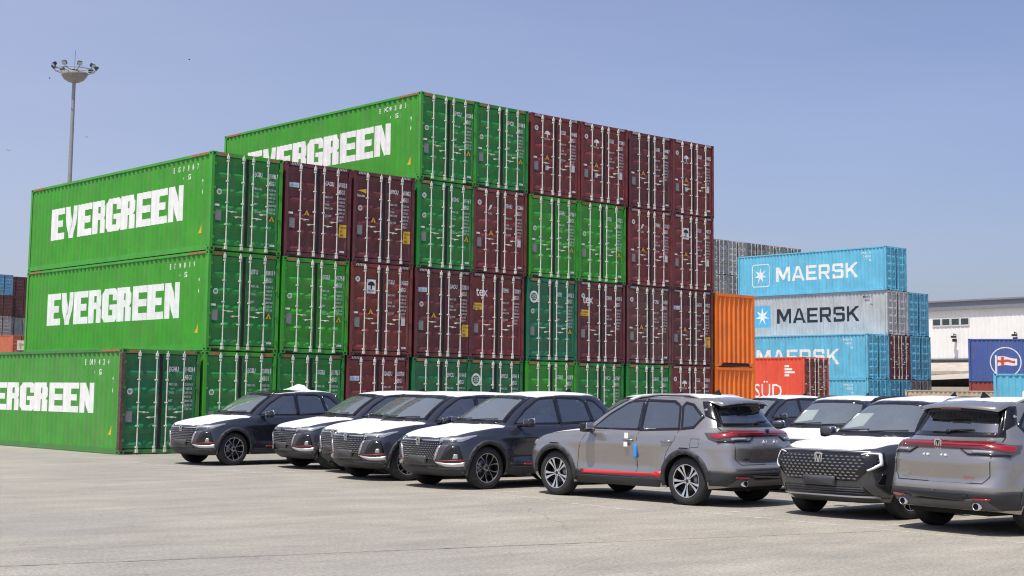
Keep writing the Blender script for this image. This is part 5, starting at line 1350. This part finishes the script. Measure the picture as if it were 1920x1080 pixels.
        for i in range(n + 1):
            u = -1 + 2 * i / n; y_ = .585 * u; xb = -2.00 + .14 * abs(u) ** 3; zb = 1.615 - .045 * abs(u) ** 2.5
            vs += [(xb + .012, y_, zb - .030), (xb + .05, y_ * .98, zb - .070), (-1.72, y_ * .95, zb - .080)]
        for i in range(n):
            for k in range(2): fs.append((i * 3 + k, (i + 1) * 3 + k, (i + 1) * 3 + k + 1, i * 3 + k + 1))
        s2.add(vs, fs, 0, True); s2.build('spoiler_underside', 'gloss_black', s_o)
        s3 = MB(); s3.box(-2.018, -1.99, -.16, .16, 1.562, 1.58); s3.build('brake_light', 'lamp_red_dark', s_o)
        rw = MB(); q0, n0 = car.hit((-4, 0, 1.275), (1, 0, 0)); q1, n1 = car.hit((-4, -.36, 1.30), (1, 0, 0)); rw.tube([q0 + n0 * .02, (q0 + q1) / 2 + n0 * .03, q1 + n1 * .015], [.016, .012, .008], 6); superbox(rw, q0 + n0 * .01, (.03, .04, .025), .7, 8); rw.build('rear_wiper', 'trim_black', T)
    car.done = True
    return T
# ------------------------------------------------------------------ parked cars
def place(t, x, y, deg, sc=1.05, label=None, group='parked new cars'):
    t.location = (x, y, 0); t.rotation_euler = (0, 0, R(deg)); t.scale = (sc, sc, sc)
    if label: t['label'] = label
    t['group'] = group
    return t
A = build_car('A', 'parked_car', '', 'parked new cars', 'paint_graphite')
amap = {}
for c_ in bpy.data.objects:
    if c_.parent: amap.setdefault(c_.parent.name, []).append(c_)
def again(t): return copy_tree(t, None, amap)
c1 = place(again(A), -1.43, -5.44, 180, label='dark grey car with black roof and crumpled white film, leftmost of the parked row')
c2 = place(again(A), -.30, -8.38, 171.5, label='dark grey car with white bonnet film, second from the left')
c2b = place(again(A), -.42, -10.40, 176, label='dark grey car mostly hidden, squeezed between the second and fourth from the left')
c3 = place(again(A), -1.56, -12.46, 176, label='dark grey car with white film, fourth from the left in the parked row')
c4 = place(A, -1.92, -15.25, 177.3, 1.06, label='dark grey car with white bonnet and roof film, directly left of the silver car')
c5b = place(again(A), 11.8, -11.0, 172, label='dark car behind the silver one, its mirror and side windows showing above the tail')
c4b = place(again(A), 5.2, -12.2, 180, label='car behind, only a white roof strip showing between the dark and silver cars')
Bc = build_car('B', 'parked_car', '', 'parked new cars', 'paint_gunmetal', rail=True)
bmap = {}
for c_ in bpy.data.objects:
    if c_.parent: amap.setdefault(c_.parent.name, []).append(c_)
c6b = place(again(Bc), 2.8, -19.7, 193, label='car with white bonnet and paper in its windscreen, behind the scale grille car')
c6 = place(Bc, -1.10, -23.66, 180, 1.055, label='dark grey car with wide scale pattern grille and white bonnet film')
c8 = place(again(Bc), 7.2, -22.2, 180, label='car at the far right, only its white roof showing behind the rear-facing one')
Cc = build_car('C', 'parked_car', '', 'parked new cars', 'paint_silver')
for c_ in bpy.data.objects:
    if c_.parent: amap.setdefault(c_.parent.name, []).append(c_)
c7 = place(again(Cc), -1.68, -26.33, -8, label='grey car at the right edge showing its tail and red light bar')
c5 = place(Cc, -2.40, -19.37, 92.3, label='silver grey car seen from the side and rear with a red sill stripe')

# details of single cars
def childs(t, nm): return [c for c in kids(t) if c.name.split('.')[0] == nm]
carA, carC, carB = Car('A'), Car('C'), Car('B')
# leftmost: black front roof, film edges and a crumpled film bundle
for c in childs(c1, 'roof_film'): bpy.data.objects.remove(c)
v, f = carA.drape([[(.13, -.44), (-.02, -.53), (-.75, -.54), (-.75, .54), (-.02, .53), (.13, .44), (.17, .2), (.18, 0), (.17, -.2)][::-1]], 'top', .006, .08); mb = MB(); mb.add(v, f, 0, True); mb.build('roof_glass', 'gloss_black', c1)
v, f = carA.drape([[(-.76, -.575), (-1.44, -.54), (-1.56, -.40), (-1.60, 0), (-1.56, .40), (-1.44, .54), (-.76, .575)]], 'top', .007, .08); mb = MB(); mb.add(v, f, 0, True); mb.build('roof_film', 'film_white', c1)
v, f = carA.drape([[(.10, .50), (-.06, .555), (-.76, .59), (-.76, .545), (-.06, .535)]], 'top', .008, .08); mb = MB(); mb.add(v, f, 0, True); mb.build('roof_film_edge', 'film_white', c1)
mb = MB(); rr = random.Random(5)
n = 22
for k in range(3):
    vs = []; fs = []
    for i in range(n + 1):
        for j in range(9):
            u, w2 = i / n, j / 8; env = math.exp(-((u - .5) / (.16 + .03 * k)) ** 2) * math.sin(PI * w2) ** .6
            vs.append((-.55 - .75 * u + rr.uniform(-.015, .015), -.30 + .62 * w2 - .10 * k + rr.uniform(-.015, .015), 1.715 - .01 * abs(w2 - .5) + (.15 - .045 * k) * env + rr.uniform(-.012, .012) * (1 if 0 < j < 8 else 0)))
    for i in range(n):
        for j in range(8): fs.append((i * 9 + j, i * 9 + j + 1, (i + 1) * 9 + j + 1, (i + 1) * 9 + j))
    mb.add(vs, fs, 0, False)
mb.build('crumpled_film', 'film_white', c1)
# paper sheets inside the two windscreens
for t, dy in ((c6, 0), (c6b, 0)):
    mb = MB(); mb.add([(.86, -.60, 1.22), (.74, -.30, 1.27), (.50, -.26, 1.46), (.58, -.50, 1.45)], [(0, 1, 2, 3)]); mb.build('windscreen_paper', 'paper', t)
mb = MB(); mb.add([(.885, -.28, 1.19), (.885, -.15, 1.19), (.84, -.15, 1.225), (.84, -.28, 1.225)], [(0, 1, 2, 3)]); mb.build('windscreen_sticker', 'paper', c6)
# silver car: paper tags and blue door guard
q, n_ = carC.hit((-.22, 3, .98), (0, -1, 0)); mb = MB(); mb.box(-.25, -.17, q.y + .050, q.y + .054, 1.0, 1.09); mb.box(-.235, -.155, q.y + .050, q.y + .054, .87, .945); mb.build('paper_tag', 'paper', c5)
mb = MB(); q, n_ = carC.hit((-.37, 3, .80), (0, -1, 0)); superbox(mb, (-.375, q.y + .012, .80), (.032, .016, .11), .4, 8); mb.build('door_guard', 'blue_plastic', c5)
v, f = carC.drape([[(-.34, 1.14), (-.34, 1.155), (.6, 1.155)]], 'side', .003, .1); 
print('OBJ', len(bpy.data.objects))
